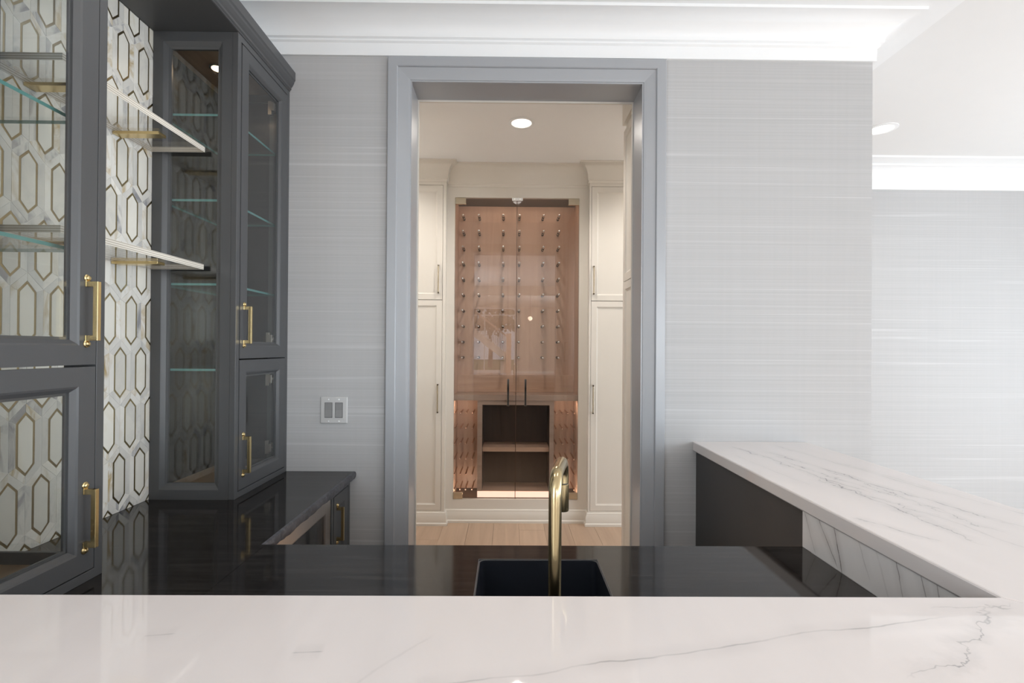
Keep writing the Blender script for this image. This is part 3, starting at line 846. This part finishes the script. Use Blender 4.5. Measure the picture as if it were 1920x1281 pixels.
sk = empty('sink', (0.08, 1.09, 0.70), 'black undermount bar sink in the black stone counter', 'sink')
g = G()
pr = [(0, ZC - 0.012), (-0.006, ZC - 0.040), (-0.006, 0.715), (0.02, 0.70), (0.02, 0.694), (-0.014, 0.694), (-0.014, ZC - 0.041), (-0.006, ZC - 0.041)]
def rr(x0, x1, y0, y1, r, n=6):
    pts = []
    for cx, cy, a0 in ((x1 - r, y1 - r, 0), (x0 + r, y1 - r, 90), (x0 + r, y0 + r, 180), (x1 - r, y0 + r, 270)):
        for k in range(n + 1):
            a = math.radians(a0 + 90 * k / n); pts.append((cx + r * math.cos(a), cy + r * math.sin(a)))
    return pts
loops = [(0.001, ZC - 0.0012, 0.014), (0.004, ZC - 0.0016, 0.014), (0.005, ZC - 0.034, 0.014), (0.007, 0.73, 0.016), (0.03, 0.708, 0.02), (0.11, 0.704, 0.02)]
vs, fs = [], []
for i, (ins, z, r) in enumerate(loops):
    vs += [(x, y, z) for x, y in rr(SX0 + ins, SX1 - ins, SY0 + ins, SY1 - ins, r)]
n = 28
for i in range(len(loops) - 1):
    for k in range(n): fs.append((i * n + k, i * n + (k + 1) % n, (i + 1) * n + (k + 1) % n, (i + 1) * n + k))
fs.append(tuple(range((len(loops) - 1) * n, len(loops) * n)))
o = G().add(vs, fs).build('basin', M['sink'], sk, smooth=True)
g = G().ring([(0, 0), (0.0012, 0), (0.0012, -0.008), (0, -0.008)], SX0, SX1, SY0, SY1, lambda a, b, n: (a, b, ZC + 0.0004 + n))
g.build('rim', plain('grey_sink_rim', (0.09, 0.09, 0.095), 0.4), sk)  # thin ring, lighter grey than the basin
G().lathe([(0.043, 0), (0.043, 0.003), (0.036, 0.005), (0.020, 0.002)], ((SX0 + SX1) / 2, 1.09, 0.7042), (0, 0, 1), 24).build('drain', M['brass_old'], sk, smooth=True)

fa = empty('faucet', (0.0858, 0.868, ZC), 'aged brass gooseneck faucet arching over the black sink', 'faucet')
bx, by = 0.0858, 0.868
sx, sy = 0.1155, 1.006
rad = math.hypot(sx - bx, sy - by) / 2
dirx, diry = (sx - bx) / (2 * rad), (sy - by) / (2 * rad)
zt, rb = 1.2205, 0.036
path = [(bx, by, ZC + 0.012), (bx, by, 1.0), (bx, by, 1.1), (bx, by, zt - rb - 0.02)]
for k in range(0, 11):
    a = PI / 2 * k / 10
    d = rb * (1 - math.cos(a)); path.append((bx + dirx * d, by + diry * d, zt - rb + rb * math.sin(a)))
for k in range(0, 11):
    a = PI / 2 * k / 10
    d = 2 * rad - rb + rb * math.sin(a); path.append((bx + dirx * d, by + diry * d, zt - rb + rb * math.cos(a)))
path.append((sx, sy, 1.1725))
G().tube(path, 0.0118, 28).build('neck', M['brass_old'], fa, smooth=True)
G().tube([(sx, sy, 1.1735), (sx, sy, 1.1695)], 0.0108, 28).build('collar', M['rubber'], fa, smooth=True)
G().lathe([(0.0115, 0), (0.0124, 0.001), (0.0124, 0.053), (0.0116, 0.056), (0.0085, 0.0565), (0.008, 0.05)], (sx, sy, 1.1698), (0, 0, -1), 28).build('spray_head', M['brass_old'], fa, smooth=True)
G().lathe([(0.0255, 0), (0.0255, 0.004), (0.022, 0.007), (0.0155, 0.010), (0.0145, 0.05), (0.0118, 0.053)], (bx, by, ZC), (0, 0, 1), 28).build('base', M['brass_old'], fa, smooth=True)
G().tube([(bx + 0.012, by, ZC + 0.032), (bx + 0.035, by, ZC + 0.032), (bx + 0.045, by, ZC + 0.036), (bx + 0.085, by - 0.004, ZC + 0.052)], [0.008, 0.008, 0.0055, 0.0045], 14).build('lever', M['brass_old'], fa, smooth=True)

# base cabinets below the counter
bc = empty('base_cabinet', (-0.97, 1.99, 0), 'charcoal base cabinet door beside the grey wall under the black counter', 'cabinet')
G().box(XL, -0.700, 1.885, D - 0.001, 0.10, 0.879).box(XL, -0.76, 1.885, D - 0.001, 0, 0.10).build('body', M['cabinet'], bc)
G().ring([(0, 0), (0, -0.018), (0.02, -0.018), (0.02, 0)], 1.885, D - 0.001, 0.10, 0.879, fx(-0.682)).build('face_frame', M['cabinet'], bc)
dr = G().ring(door_prof(0.045, 0.010, 0.008, 0.019), 1.911, 2.078, 0.13, 0.857, fx(-0.6815)).build('door', M['cabinet'], bc)
G().box(-0.6995, -0.690, 1.962, 2.028, 0.18, 0.807).build('panel', M['cabinet'], dr)
brass_handle(dr, fx(-0.6815), 1.945, 0.669, 0.817)
bf = empty('beverage_fridge', (-0.97, 1.63, 0), 'stainless framed glass-door beverage fridge under the black counter', 'fridge')
G().box(XL, -0.715, 1.375, 1.883, 0.10, 0.876).box(XL, -0.76, 1.375, 1.883, 0, 0.10).build('body', M['dark'], bf)
dr = G().ring([(0, 0), (0, -0.030), (0.056, -0.030), (0.056, -0.004), (0.05, 0)], 1.38, 1.880, 0.12, 0.872, fx(-0.684)).build('door', M['steel'], bf)
G().prism([(1.434, 0.174), (1.826, 0.174), (1.826, 0.818), (1.434, 0.818)], fx(-0.684), -0.007, -0.013).build('pane', M['glass'], dr)
brass_handle(dr, fx(-0.684), 1.41, 0.46, 0.74)
sc = empty('sink_cabinet', (-0.2, 0.9, 0), 'charcoal cabinet carrying the sink counter behind the white bar', 'cabinet')
g = G().box(XL + 0.004, SX0 - 0.03, 0.53, 1.29, 0.10, 0.872).box(SX1 + 0.03, CX1 - 0.002, 0.53, 1.29, 0.10, 0.872).box(SX0 - 0.03, SX1 + 0.03, 1.255, 1.29, 0.10, 0.872).box(SX0 - 0.03, SX1 + 0.03, 0.53, 1.255, 0.10, 0.68)
g.box(-0.65, CX1 - 0.002, 0.53, 1.24, 0, 0.10)
g.build('body', M['cabinet'], sc)
fback = lambda a, b, n: (a, 1.291 + n, b)
for a0, a1 in ((-0.63, -0.16), (-0.155, 0.32), (0.325, 0.80)):
    dr = G().ring(door_prof(0.05, 0.010, 0.008, 0.018), a0, a1, 0.12, 0.862, lambda a, b, n: (a, 1.3095 + n, b)).build('door', M['cabinet'], sc)
    G().box(a0 + 0.055, a1 - 0.055, 1.292, 1.300, 0.175, 0.807).build('panel', M['cabinet'], dr)
    brass_handle(dr, lambda a, b, n: (a, 1.3095 + n, b), a1 - 0.03, 0.66, 0.81)

# ================================================================== WHITE BAR TOP AND WHAT CARRIES IT
BXI, BXO, BYI, BYO = 0.8065, 1.305, 0.7855, 0.30
bt = empty('bar_counter', (0.5, 0.9, ZB - 0.04), 'white marble bar counter with grey veins running along the front and up the right', 'counter')
gap = 0.0004
zz = lambda u, v, t: (u, v, t)
G().prism([(-0.9545, BYO), (BXO, BYO), (BXI, BYI - gap), (-0.9545, BYI - gap)], zz, ZB - 0.04, ZB).build('slab', M['bar'], bt, bevel=0.003)
G().prism([(BXO + gap, BYO), (BXO, D - 0.001), (BXI, D - 0.001), (BXI + gap, BYI)], zz, ZB - 0.04, ZB).build('slab', M['bar'], bt, bevel=0.004)
# half walls under the bar
struct(G().box(0.835, 1.12, 0.40, D, 0, ZB - 0.04).box(-0.9, 0.835, 0.34, 0.41, 0, ZB - 0.04).build('wall_bar', M['wallpaper']))
bp = G().box(0.8215, 0.8345, CYF + 0.0005, D - 0.0005, 0.0, ZB - 0.0402).build('support_panel', M['panel'], bt, bevel=0.0008)
props(bp, 'dark brown-grey painted panel')
sp = G().box(0.8102, 0.8345, 0.425, CYF, ZC + 0.0003, ZB - 0.0402).build('upstand', M['splash'], bt)
props(sp, 'veined marble upstand')

# ================================================================== SWITCH PLATE
sw = empty('light_switch', (-0.7526, D, 1.1199), 'square metal plate with two grey rocker switches on the grey wall', 'switch')
fn = fy(D)
G().prism([(-0.8108, 1.1199), (-0.6944, 1.1199), (-0.6944, 1.2348), (-0.8108, 1.2348)], fn, 0.0, 0.0065).build('plate', M['plate'], sw, bevel=0.004, segs=3)
for cx in (-0.7756, -0.7308):
    rk = G().ring([(0, 0.0), (0, 0.0072), (0.0022, 0.0072), (0.0022, 0)], cx - 0.0167, cx + 0.0167, 1.1445, 1.2105, fn).build('rocker_frame', M['rocker_frame'], sw)
    G().add([fn(cx - 0.0145, 1.147, 0), fn(cx + 0.0145, 1.147, 0), fn(cx + 0.0145, 1.208, 0), fn(cx - 0.0145, 1.208, 0),
             fn(cx - 0.0145, 1.147, 0.0105), fn(cx + 0.0145, 1.147, 0.0105), fn(cx + 0.0145, 1.1775, 0.0075), fn(cx - 0.0145, 1.1775, 0.0075), fn(cx + 0.0145, 1.208, 0.0085), fn(cx - 0.0145, 1.208, 0.0085)],
            [(0, 1, 2, 3), (4, 5, 6, 7), (7, 6, 8, 9), (0, 1, 5, 4), (3, 2, 8, 9), (0, 4, 7, 9, 3), (1, 5, 6, 8, 2)]).build('rocker', M['rocker'], sw)
    for z in (1.1295, 1.2235):
        G().lathe([(0.0032, 0), (0.0032, 0.0015), (0.0015, 0.0024)], fn(cx, z, 0.006), (0, -1, 0), 12).build('screw', M['white'], sw)

# ================================================================== WINE ROOM: TALL CREAM CABINETS
YS = 3.972                                  # side cabinet fronts
YN = 4.040                                  # wine cabinet front
def slim_pull(door, fn, a, b0, b1):
    g = G()
    for b in (b0, b1):
        p, q = (b, b + 0.011) if b == b0 else (b - 0.011, b)
        g.prism([(a - 0.0055, p), (a + 0.0055, p), (a + 0.0055, q), (a - 0.0055, q)], fn, 0, 0.034)
    g.prism([(a - 0.0055, b0), (a + 0.0055, b0), (a + 0.0055, b1), (a - 0.0055, b1)], fn, 0.024, 0.034)
    return g.build('handle', M['nickel'], door, bevel=0.001)

def shaker(parent, fn, a0, a1, b0, b1, handle=None, nsign=1):
    st = 0.058
    dr = G().ring([(0, 0), (0, -0.02), (st, -0.02), (st, -0.009), (st - 0.004, -0.008), (st - 0.012, -0.002), (st - 0.013, 0)], a0, a1, b0, b1, fn).build('door', M['cream'], parent)
    G().prism([(a0 + st - 0.003, b0 + st - 0.003), (a1 - st + 0.003, b0 + st - 0.003), (a1 - st + 0.003, b1 - st + 0.003), (a0 + st - 0.003, b1 - st + 0.003)], fn, -0.0095, -0.016).build('panel', M['cream'], dr)
    if handle: slim_pull(dr, fn, *handle)
    return dr

def cove_cornice(z0, zt, p):
    pr = [(-0.02, z0), (0.006, z0), (0.006, z0 + 0.004), (0.008, z0 + 0.02), (0.014, z0 + 0.024), (0.014, z0 + 0.03)]
    h = zt - 0.012 - (z0 + 0.03)
    for k in range(1, 9):
        a = k / 8 * PI / 2
        pr.append((0.014 + (p - 0.02) * (1 - math.cos(a)), z0 + 0.03 + h * math.sin(a)))
    pr += [(p, zt - 0.012), (p, zt), (-0.02, zt)]
    return pr
plinth = [(-0.02, 0), (0.026, 0), (0.026, 0.018), (0.018, 0.026), (0.018, 0.082), (0.012, 0.090), (0.012, 0.102), (0.006, 0.108), (-0.02, 0.110)]

def tall_cabinet(x0, x1, handle_side, label):
    e = empty('tall_cabinet', ((x0 + x1) / 2, 4.3, 0), label, 'cabinet')
    G().box(x0, x1, YS + 0.0205, 4.70, 0.0, ZW - 0.001).build('body', M['cream'], e)
    fn = fy(YS + 0.0005)
    s = handle_side                         # +1: handle at the right edge of the doors (left cabinet)
    d0, d1 = (x1 - 0.0275 - 0.62, x1 - 0.0275) if s > 0 else (x0 + 0.019, x0 + 0.019 + 0.62)
    ha = d1 - 0.0285 if s > 0 else d0 + 0.0155
    fn2 = fy(YS - 0.004)
    G().prism([(x0, 0.105), (x1, 0.105), (x1, 2.80), (x0, 2.80)], fy(YS), -0.0204, -0.0195).build('face', M['gap'], e)
    # frame strips round the inset doors
    g = G().prism([(d1 + 0.0025, 0.1), (x1, 0.1), (x1, ZW - 0.002), (d1 + 0.0025, ZW - 0.002)], fy(YS), -0.0192, 0.004)
    g.prism([(x0, 0.1), (d0 - 0.0025, 0.1), (d0 - 0.0025, ZW - 0.002), (x0, ZW - 0.002)], fy(YS), -0.0192, 0.004)
    g.prism([(d0 - 0.0025, 0.1), (d1 + 0.0025, 0.1), (d1 + 0.0025, 0.1185), (d0 - 0.0025, 0.1185)], fy(YS), -0.0192, 0.004)
    g.prism([(d0 - 0.0025, 2.788), (d1 + 0.0025, 2.788), (d1 + 0.0025, ZW - 0.002), (d0 - 0.0025, ZW - 0.002)], fy(YS), -0.0192, 0.004)
    g.build('face_frame', M['cream'], e)
    shaker(e, fy(YS - 0.0035), d0, d1, 1.847, 2.785, (ha, 1.895, 2.128))
    shaker(e, fy(YS - 0.0035), d0, d1, 0.121, 1.842, (ha, 0.920, 1.155))
    if s > 0: path = [(x0, YS - 0.004), (x1, YS - 0.004), (x1, YN)]
    else: path = [(x0, YN), (x0, YS - 0.004), (x1, YS - 0.004)]
    G().sweep(path, cove_cornice(2.812, ZW - 0.001, 0.088)).build('cornice', M['cream'], e, smooth=True)
    G().sweep(path, plinth).build('plinth', M['cream'], e, smooth=True)
    return e
XN0, XN1 = -0.5175, 0.660
tall_cabinet(XL + 0.005, XN0, 1, 'tall cream cupboard left of the glass wine cabinet')
tall_cabinet(XN1, XC - 0.135, -1, 'tall cream cupboard right of the glass wine cabinet')

def flank(xf, sgn, label):
    """tall cabinet along a side wall of the wine room, its front facing the middle"""
    y0, y1 = D + 0.17, 2.985
    xb = (XC - 0.132) if sgn > 0 else XL + 0.002
    e = empty('tall_cabinet', ((xf + xb) / 2, (y0 + y1) / 2, 0), label, 'cabinet')
    G().box(min(xf, xb), max(xf, xb), y0, y1, 0, ZW - 0.001).build('body', M['cream'], e)
    fn = (lambda a, b, n: (xf - n * sgn, a, b))
    for z0, z1 in ((1.862, 2.785), (0.121, 1.857)):
        shaker(e, lambda a, b, n: (xf - (n + 0.0205) * sgn, a, b), y0 + 0.02, y1 - 0.02, z0, z1, (y0 + 0.05, 1.3, 1.53) if z0 < 1 else None)
    if sgn > 0: path = [(xb - 0.01, y1), (xf, y1), (xf, y0)]; sd = -1
    else: path = [(xb + 0.01, y1), (xf, y1), (xf, y0)]; sd = 1
    G().sweep(path, cove_cornice(2.842, ZW - 0.001, 0.082), side=sd).build('cornice', M['cream'], e, smooth=True)
    G().sweep(path, plinth, side=sd).build('plinth', M['cream'], e)
flank(0.722, 1, 'tall cream cupboard just behind the right jamb of the doorway')
flank(-0.625, -1, 'tall cream cupboard just behind the left jamb of the doorway')

# ------------------------------------------------------------------ glass-fronted wine cabinet
wc = empty('wine_cabinet', (0.066, 4.2, 0), 'glass-fronted oak wine cabinet full of metal pegs, in a cream frame', 'wine cabinet')
GX0, GX1, GZ0, GZ1 = -0.4535, 0.587, 0.190, 2.709
YB = 4.350                                  # oak back panel
g = G()
fn = fy(YN)
for poly in ([(XN0, 0.1), (GX0, 0.1), (GX0, ZW - .002), (XN0, ZW - .002)], [(GX1, 0.1), (XN1, 0.1), (XN1, ZW - .002), (GX1, ZW - .002)],
             [(GX0, 0.1), (GX1, 0.1), (GX1, GZ0), (GX0, GZ0)], [(GX0, GZ1), (GX1, GZ1), (GX1, ZW - .002), (GX0, ZW - .002)]):
    g.prism(poly, fn, -0.03, 0.0)
g.build('face_frame', M['cream'], wc)
G().sweep([(XN0 + 0.004, YN), (XN1 - 0.004, YN)], cove_cornice(2.795, ZW - 0.001, 0.10)).build('cornice', M['cream'], wc, smooth=True)
G().sweep([(XN0 + 0.006, YN), (XN1 - 0.006, YN)], plinth).build('plinth', M['cream'], wc, smooth=True)
G().box(XN0 + .001, XN1 - .001, YB, YB + 0.02, 0.11, ZW - .01).build('back_panel', M['oak'], wc)
for x0, x1 in ((GX0 - 0.02, GX0), (GX1, GX1 + 0.02)):
    G().box(x0, x1, YN + 0.0305, YB, 0.11, GZ1 + .03).build('side_panel', M['oak'], wc)
G().box(GX0, GX1, YN + 0.0305, YB, GZ1 + 0.016, GZ1 + 0.04).build('roof_panel', M['walnut'], wc)
G().box(GX0, GX1, YN + 0.0305, YB, GZ0 - 0.03, GZ0 + 0.004).build('floor_panel', M['walnut'], wc)
G().box(GX0, GX1, YN + 0.036, YB, 1.010, 1.058).build('counter', M['oak_grey'], wc, bevel=0.001)
G().box(GX0, GX1, YB - 0.022, YB, 1.0585, 1.212).build('upstand', M['oak_h'], wc, bevel=0.001)
# centre box with one shelf
cu0, cu1 = -0.2555, 0.389
yb0 = YN + 0.042
g = G()
for poly in ([(cu0, 0.19), (cu0 + 0.040, 0.19), (cu0 + 0.040, 1.0095), (cu0, 1.0095)], [(cu1 - 0.037, 0.19), (cu1, 0.19), (cu1, 1.0095), (cu1 - 0.037, 1.0095)], [(cu0 + 0.04, 0.972), (cu1 - 0.037, 0.972), (cu1 - 0.037, 1.0095), (cu0 + 0.04, 1.0095)]):
    g.prism(poly, lambda a, b, n: (a, n, b), yb0, YB - 0.001)
cb = g.build('centre_box', M['oak_grey'], wc)
G().box(cu0 + 0.041, cu1 - 0.038, YB - 0.012, YB - 0.0015, 0.25, 0.9715).build('box_back', M['walnut'], cb)
for x0, x1 in ((cu0 + 0.0401, cu0 + 0.0415), (cu1 - 0.0385, cu1 - 0.0371)):
    G().box(x0, x1, yb0 + 0.004, YB - 0.013, 0.25, 0.9715).build('box_lining', M['walnut'], cb)
G().box(cu0 + 0.042, cu1 - 0.039, yb0 + 0.02, YB - 0.013, 0.575, 0.612).build('box_shelf', M['oak_h'], cb)
G().box(cu0 + 0.0405, cu1 - 0.0375, yb0 + 0.004, YB - 0.013, 0.222, 0.249).build('box_floor', M['oak_h'], cb)
G().box(cu0 + 0.002, cu1 - 0.002, yb0 - 0.006, yb0 - 0.001, 0.196, 0.246).build('led_strip', M['led'], wc)
# pegs
def peg_mesh(name, ln, r, bands, mats):
    g = G()
    prof = [(r, 0)]
    g.lathe([(r, 0), (r, ln - r * 0.5), (r * 0.8, ln - r * 0.15), (r * 0.45, ln)], (0, 0, 0), (0, -1, 0), 10, 0)
    for b in bands: g.lathe([(r * 1.02, b), (r * 1.25, b + 0.002), (r * 1.25, b + 0.030), (r * 1.02, b + 0.032)], (0, 0, 0), (0, -1, 0), 10, 1)
    me = bpy.data.meshes.new(name); me.from_pydata(g.v, [], g.f)
    for m in mats: me.materials.append(m)
    for p, mi in zip(me.polygons, g.m): p.material_index = mi; p.use_smooth = True
    bm = bmesh.new(); bm.from_mesh(me); bmesh.ops.recalc_face_normals(bm, faces=bm.faces); bm.to_mesh(me); bm.free()
    me.set_sharp_from_angle(angle=math.radians(40))
    return me
M['peg_rose'] = plain('rose_reflection_peg', (0.62, 0.42, 0.32), 0.25, 1.0)  # rose tint puts the reflected oak into the metal's colour
pu = peg_mesh('peg', 0.19, 0.0092, (0.03, 0.10), (M['chrome'], M['rubber']))
pl = peg_mesh('peg', 0.245, 0.006, (), (M['peg_rose'], M['rubber']))
def peg(me, x, z):
    o = bpy.data.objects.new('peg', me); C.objects.link(o); o.parent = wc
    o.location = Vector((x, YB - 0.0002, z)) - WL[wc.name]
ytip = YB - 0.19
for ri in range(10):
    py = 402.5 + 29.85 * ri
    for px in (866.2, 896.2, 942.3, 973.0, 1018.5, 1048.0):
        peg(pu, (px - 953.5) * ytip / 907, 1.45 + (653.4 + (px - 954) * 0.004 - py) * ytip / 907)
ytl = YB - 0.245
for ri in range(6):
    py = 775.5 + 28.45 * ri
    for px in (853.3, 864.5, 875.0, 887.2, 1044.6, 1056.2, 1066.6, 1078.5):
        peg(pl, (px - 953.5) * ytl / 907, 1.45 + (653.4 - py) * ytl / 907)
# two frameless glass doors
for x0, x1, hx, cl in ((GX0 + 0.003, 0.0625, 0.0005, GX0), (0.0675, GX1 - 0.003, 0.1435, GX1)):
    dr = G().box(x0, x1, YN + 0.004, YN + 0.014, GZ0 + 0.003, GZ1 - 0.003)
    dr.m = [1, 1, 0, 0, 0, 0]
    dr = dr.build('glass_door', [M['glass_wine'], plain('dark_glass_edge', (0.25, 0.17, 0.12), 0.2)], wc)
    g = G()
    for z in (0.985, 1.185): g.tube([(hx, YN + 0.004, z), (hx, YN - 0.038, z)], 0.006, 12)
    g.box(hx - 0.0085, hx + 0.0085, YN - 0.052, YN - 0.036, 0.974, 1.196)
    g.build('handle', M['chrome'], dr, bevel=0.001)
    s = 1 if cl < 0 else -1
    for za, zb in ((GZ0 + 0.002, GZ0 + 0.058), (GZ1 - 0.056, GZ1 - 0.002)):
        xa, xb = sorted((cl + s * 0.002, cl + s * 0.092))
        if za < 1: xa, xb = sorted((cl + s * 0.002, cl + s * 0.080))
        G().box(xa, xb, YN - 0.004, YN + 0.022, za, zb).build('clamp', M['nickel'], dr, bevel=0.003)
G().box(0.0626, 0.0674, YN + 0.006, YN + 0.012, GZ0 + .003, GZ1 - .003).build('door_seal', plain('dark_amber_seal', (0.10, 0.05, 0.03), 0.4), wc)
lt = G().box(0.022, 0.112, YN - 0.006, YN + 0.0035, 2.685, 2.7088).build('latch_plate', M['white'], wc, bevel=0.001)
for x in (0.045, 0.089):
    G().lathe([(0.005, 0), (0.005, 0.0015), (0.002, 0.002)], (x, YN - 0.006, 2.697), (0, -1, 0), 12).build('screw', M['chrome'], lt)
def spot(name, loc, power, col, parent=None, size=0.05, cone=150, blend=0.8):
    l = bpy.data.lights.new(name, 'SPOT'); l.energy, l.color, l.shadow_soft_size = power, col, size
    l.spot_size, l.spot_blend = math.radians(cone), blend
    o = bpy.data.objects.new(name, l); C.objects.link(o)
    if parent: o.parent = parent; o.location = Vector(loc) - WL[parent.name]
    else: o.location = loc
    return o
def strip(name, loc, rot, sx, sy, power, parent, col=(1.0, 0.76, 0.58)):
    o = area(name, (0, 0, 0), rot, sx, sy, power, col)
    o.parent = parent; o.location = Vector(loc) - WL[parent.name]
strip('niche_strip_lamp', (0.066, YN + 0.06, GZ1 + 0.01), (math.radians(25), 0, 0), 0.9, 0.02, 1.0, wc)
for x in ((GX0 + cu0) / 2, (GX1 + cu1) / 2):
    strip('niche_low_lamp', (x, YN + 0.055, 0.205), (math.radians(180 - 25), 0, 0), 0.16, 0.02, 0.55, wc)
    strip('niche_high_lamp', (x, YN + 0.06, 1.003), (math.radians(25), 0, 0), 0.16, 0.02, 0.38, wc)

# ================================================================== CEILING LIGHTS
def can(x, y, z, label, power, group='recessed ceiling lights', r=0.067, col=(1.0, 0.93, 0.86)):
    e = empty('recessed_light', (x, y, z), label, 'ceiling light', group)
    G().lathe([(r + 0.022, 0), (r + 0.022, 0.003), (r + 0.002, 0.006), (r, 0.003), (r, 0)], (x, y, z), (0, 0, -1), 32).build('trim_ring', M['white'], e, smooth=True)
    G().lathe([(r - 0.001, 0.0), (r - 0.001, 0.002), (r * 0.6, 0.0045)], (x, y, z), (0, 0, -1), 32).build('lens', M['lens'], e, smooth=True)
    spot('recessed_lamp', (x, y, z - 0.02), power, col, e)
can(0.078, 3.25, ZW, 'round recessed ceiling light glowing warm in the wine room', 54)
can(1.20, 3.45, ZW, 'unseen recessed ceiling light added to fill the wine room, behind the right doorway jamb', 32)  # added out of view to brighten the wine room
can(-1.0, 3.45, ZW, 'unseen recessed ceiling light added to fill the wine room, behind the left doorway jamb', 32)  # likewise an added fill light, hidden by the jamb
can(2.40, 3.10, ZCEIL, 'round recessed ceiling light by the outside corner of the grey wall', 12)
can(-0.47, 1.02, ZCEIL, 'recessed ceiling light over the bar, mirrored left in the wine cabinet glass', 12)
can(0.63, 0.88, ZCEIL, 'recessed ceiling light over the bar, mirrored right in the wine cabinet glass', 12)
can(-1.5, -11.5, HZ, 'recessed ceiling light in the hall behind the camera, nearer one', 12)
can(-0.9, -14.0, HZ, 'recessed ceiling light in the hall behind the camera, farther one', 12)
pn = empty('pendant_lamp', (0.9, -12.0, 2.7), 'globe pendant lamp mirrored in the right glass door of the wine cabinet', 'lamp')
G().lathe([(0.01, -0.09)] + [(0.09 * math.sin(PI * k / 10), -0.09 * math.cos(PI * k / 10)) for k in range(1, 10)] + [(0.01, 0.09)], (0.9, -12.0, 2.7), (0, 0, 1), 20).build('globe', M['globe'], pn, smooth=True)
G().tube([(0.9, -12, 2.785), (0.9, -12, HZ)], 0.008, 8).build('cord', M['iron'], pn)

# ================================================================== STAIRCASE IN THE HALL (seen mirrored)
st = empty('staircase', (-0.9, -16.8, 0), 'white staircase with black balusters mirrored in the left glass door of the wine cabinet', 'staircase')
n = 11
xa, za, xb, zb = -1.95, 2.62, -0.10, 1.20
g = G()
g.prism([(xa, za), (xb, zb), (xb, zb - 0.42), (xa, za - 0.42)], lambda u, v, t: (u, t, v), -16.3, -16.25)
g.prism([(xa, za), (xb, zb), (xb, zb - 0.42), (xa, za - 0.42)], lambda u, v, t: (u, t, v), -17.35, -17.3)
g.build('stringer', M['tan'], st)
for i in range(n):
    u = xa + (xb - xa) * i / n; z = za + (zb - za) * (i + 1) / n
    G().box(u, u + (xb - xa) / n + 0.03, -17.3, -16.25, z + 0.03, z + 0.075).build('tread', M['white'], st)
    for k in (0.25, 0.75):
        x = u + (xb - xa) / n * k
        zr = za + (zb - za) * (x - xa) / (xb - xa)
        G().box(x - 0.011, x + 0.011, -16.31, -16.29, zr + 0.0, zr + 0.84).build('baluster', M['iron'], st)
G().prism([(xa, za + 0.82), (xb, zb + 0.82), (xb, zb + 0.92), (xa, za + 0.92)], lambda u, v, t: (u, t, v), -16.34, -16.26).build('handrail', M['oak_h'], st)
G().box(-0.10, 0.14, -16.42, -16.18, 0, 2.2).build('newel_post', M['oak_h'], st)
G().box(-2.0, -0.1, -17.35, -16.25, 0, 0.15).box(-0.4, -0.1, -17.3, -16.3, 0.15, 0.78).build('landing', M['tan'], st)

# garden outside the hall window
struct(G().box(-40, 40, -60, -20.2, -0.3, -0.14).build('ground', M['grass']))
tree = empty('tree', (-1.5, -32, -0.14), 'tree outside the hall window, mirrored in the wine cabinet glass', 'tree')
G().tube([(-1.5, -32, -0.2), (-1.45, -32, 1.6), (-1.6, -32, 3.0)], [0.22, 0.16, 0.1], 10).build('trunk', M['bark'], tree)
g = G()
for k in range(700):
    a, b, r = random.random() * 2 * PI, random.uniform(-1, 1), random.uniform(0.5, 1.0)
    c = Vector((-1.5 + 3.2 * r * math.cos(a) * math.sqrt(1 - b * b), -32 + 2.0 * r * math.sin(a) * math.sqrt(1 - b * b), 4.2 + 1.7 * r * b))
    d1 = Vector((random.uniform(-1, 1), random.uniform(-1, 1), random.uniform(-1, 1))).normalized() * 0.28
    d2 = d1.cross(Vector((random.uniform(-1, 1), random.uniform(-1, 1), random.uniform(-1, 1)))).normalized() * 0.16
    g.add([c - d1, c + d2, c + d1, c - d2], [(0, 1, 2, 3)])
o = g.build('crown', M['leaf'], tree); o['kind'] = 'stuff'
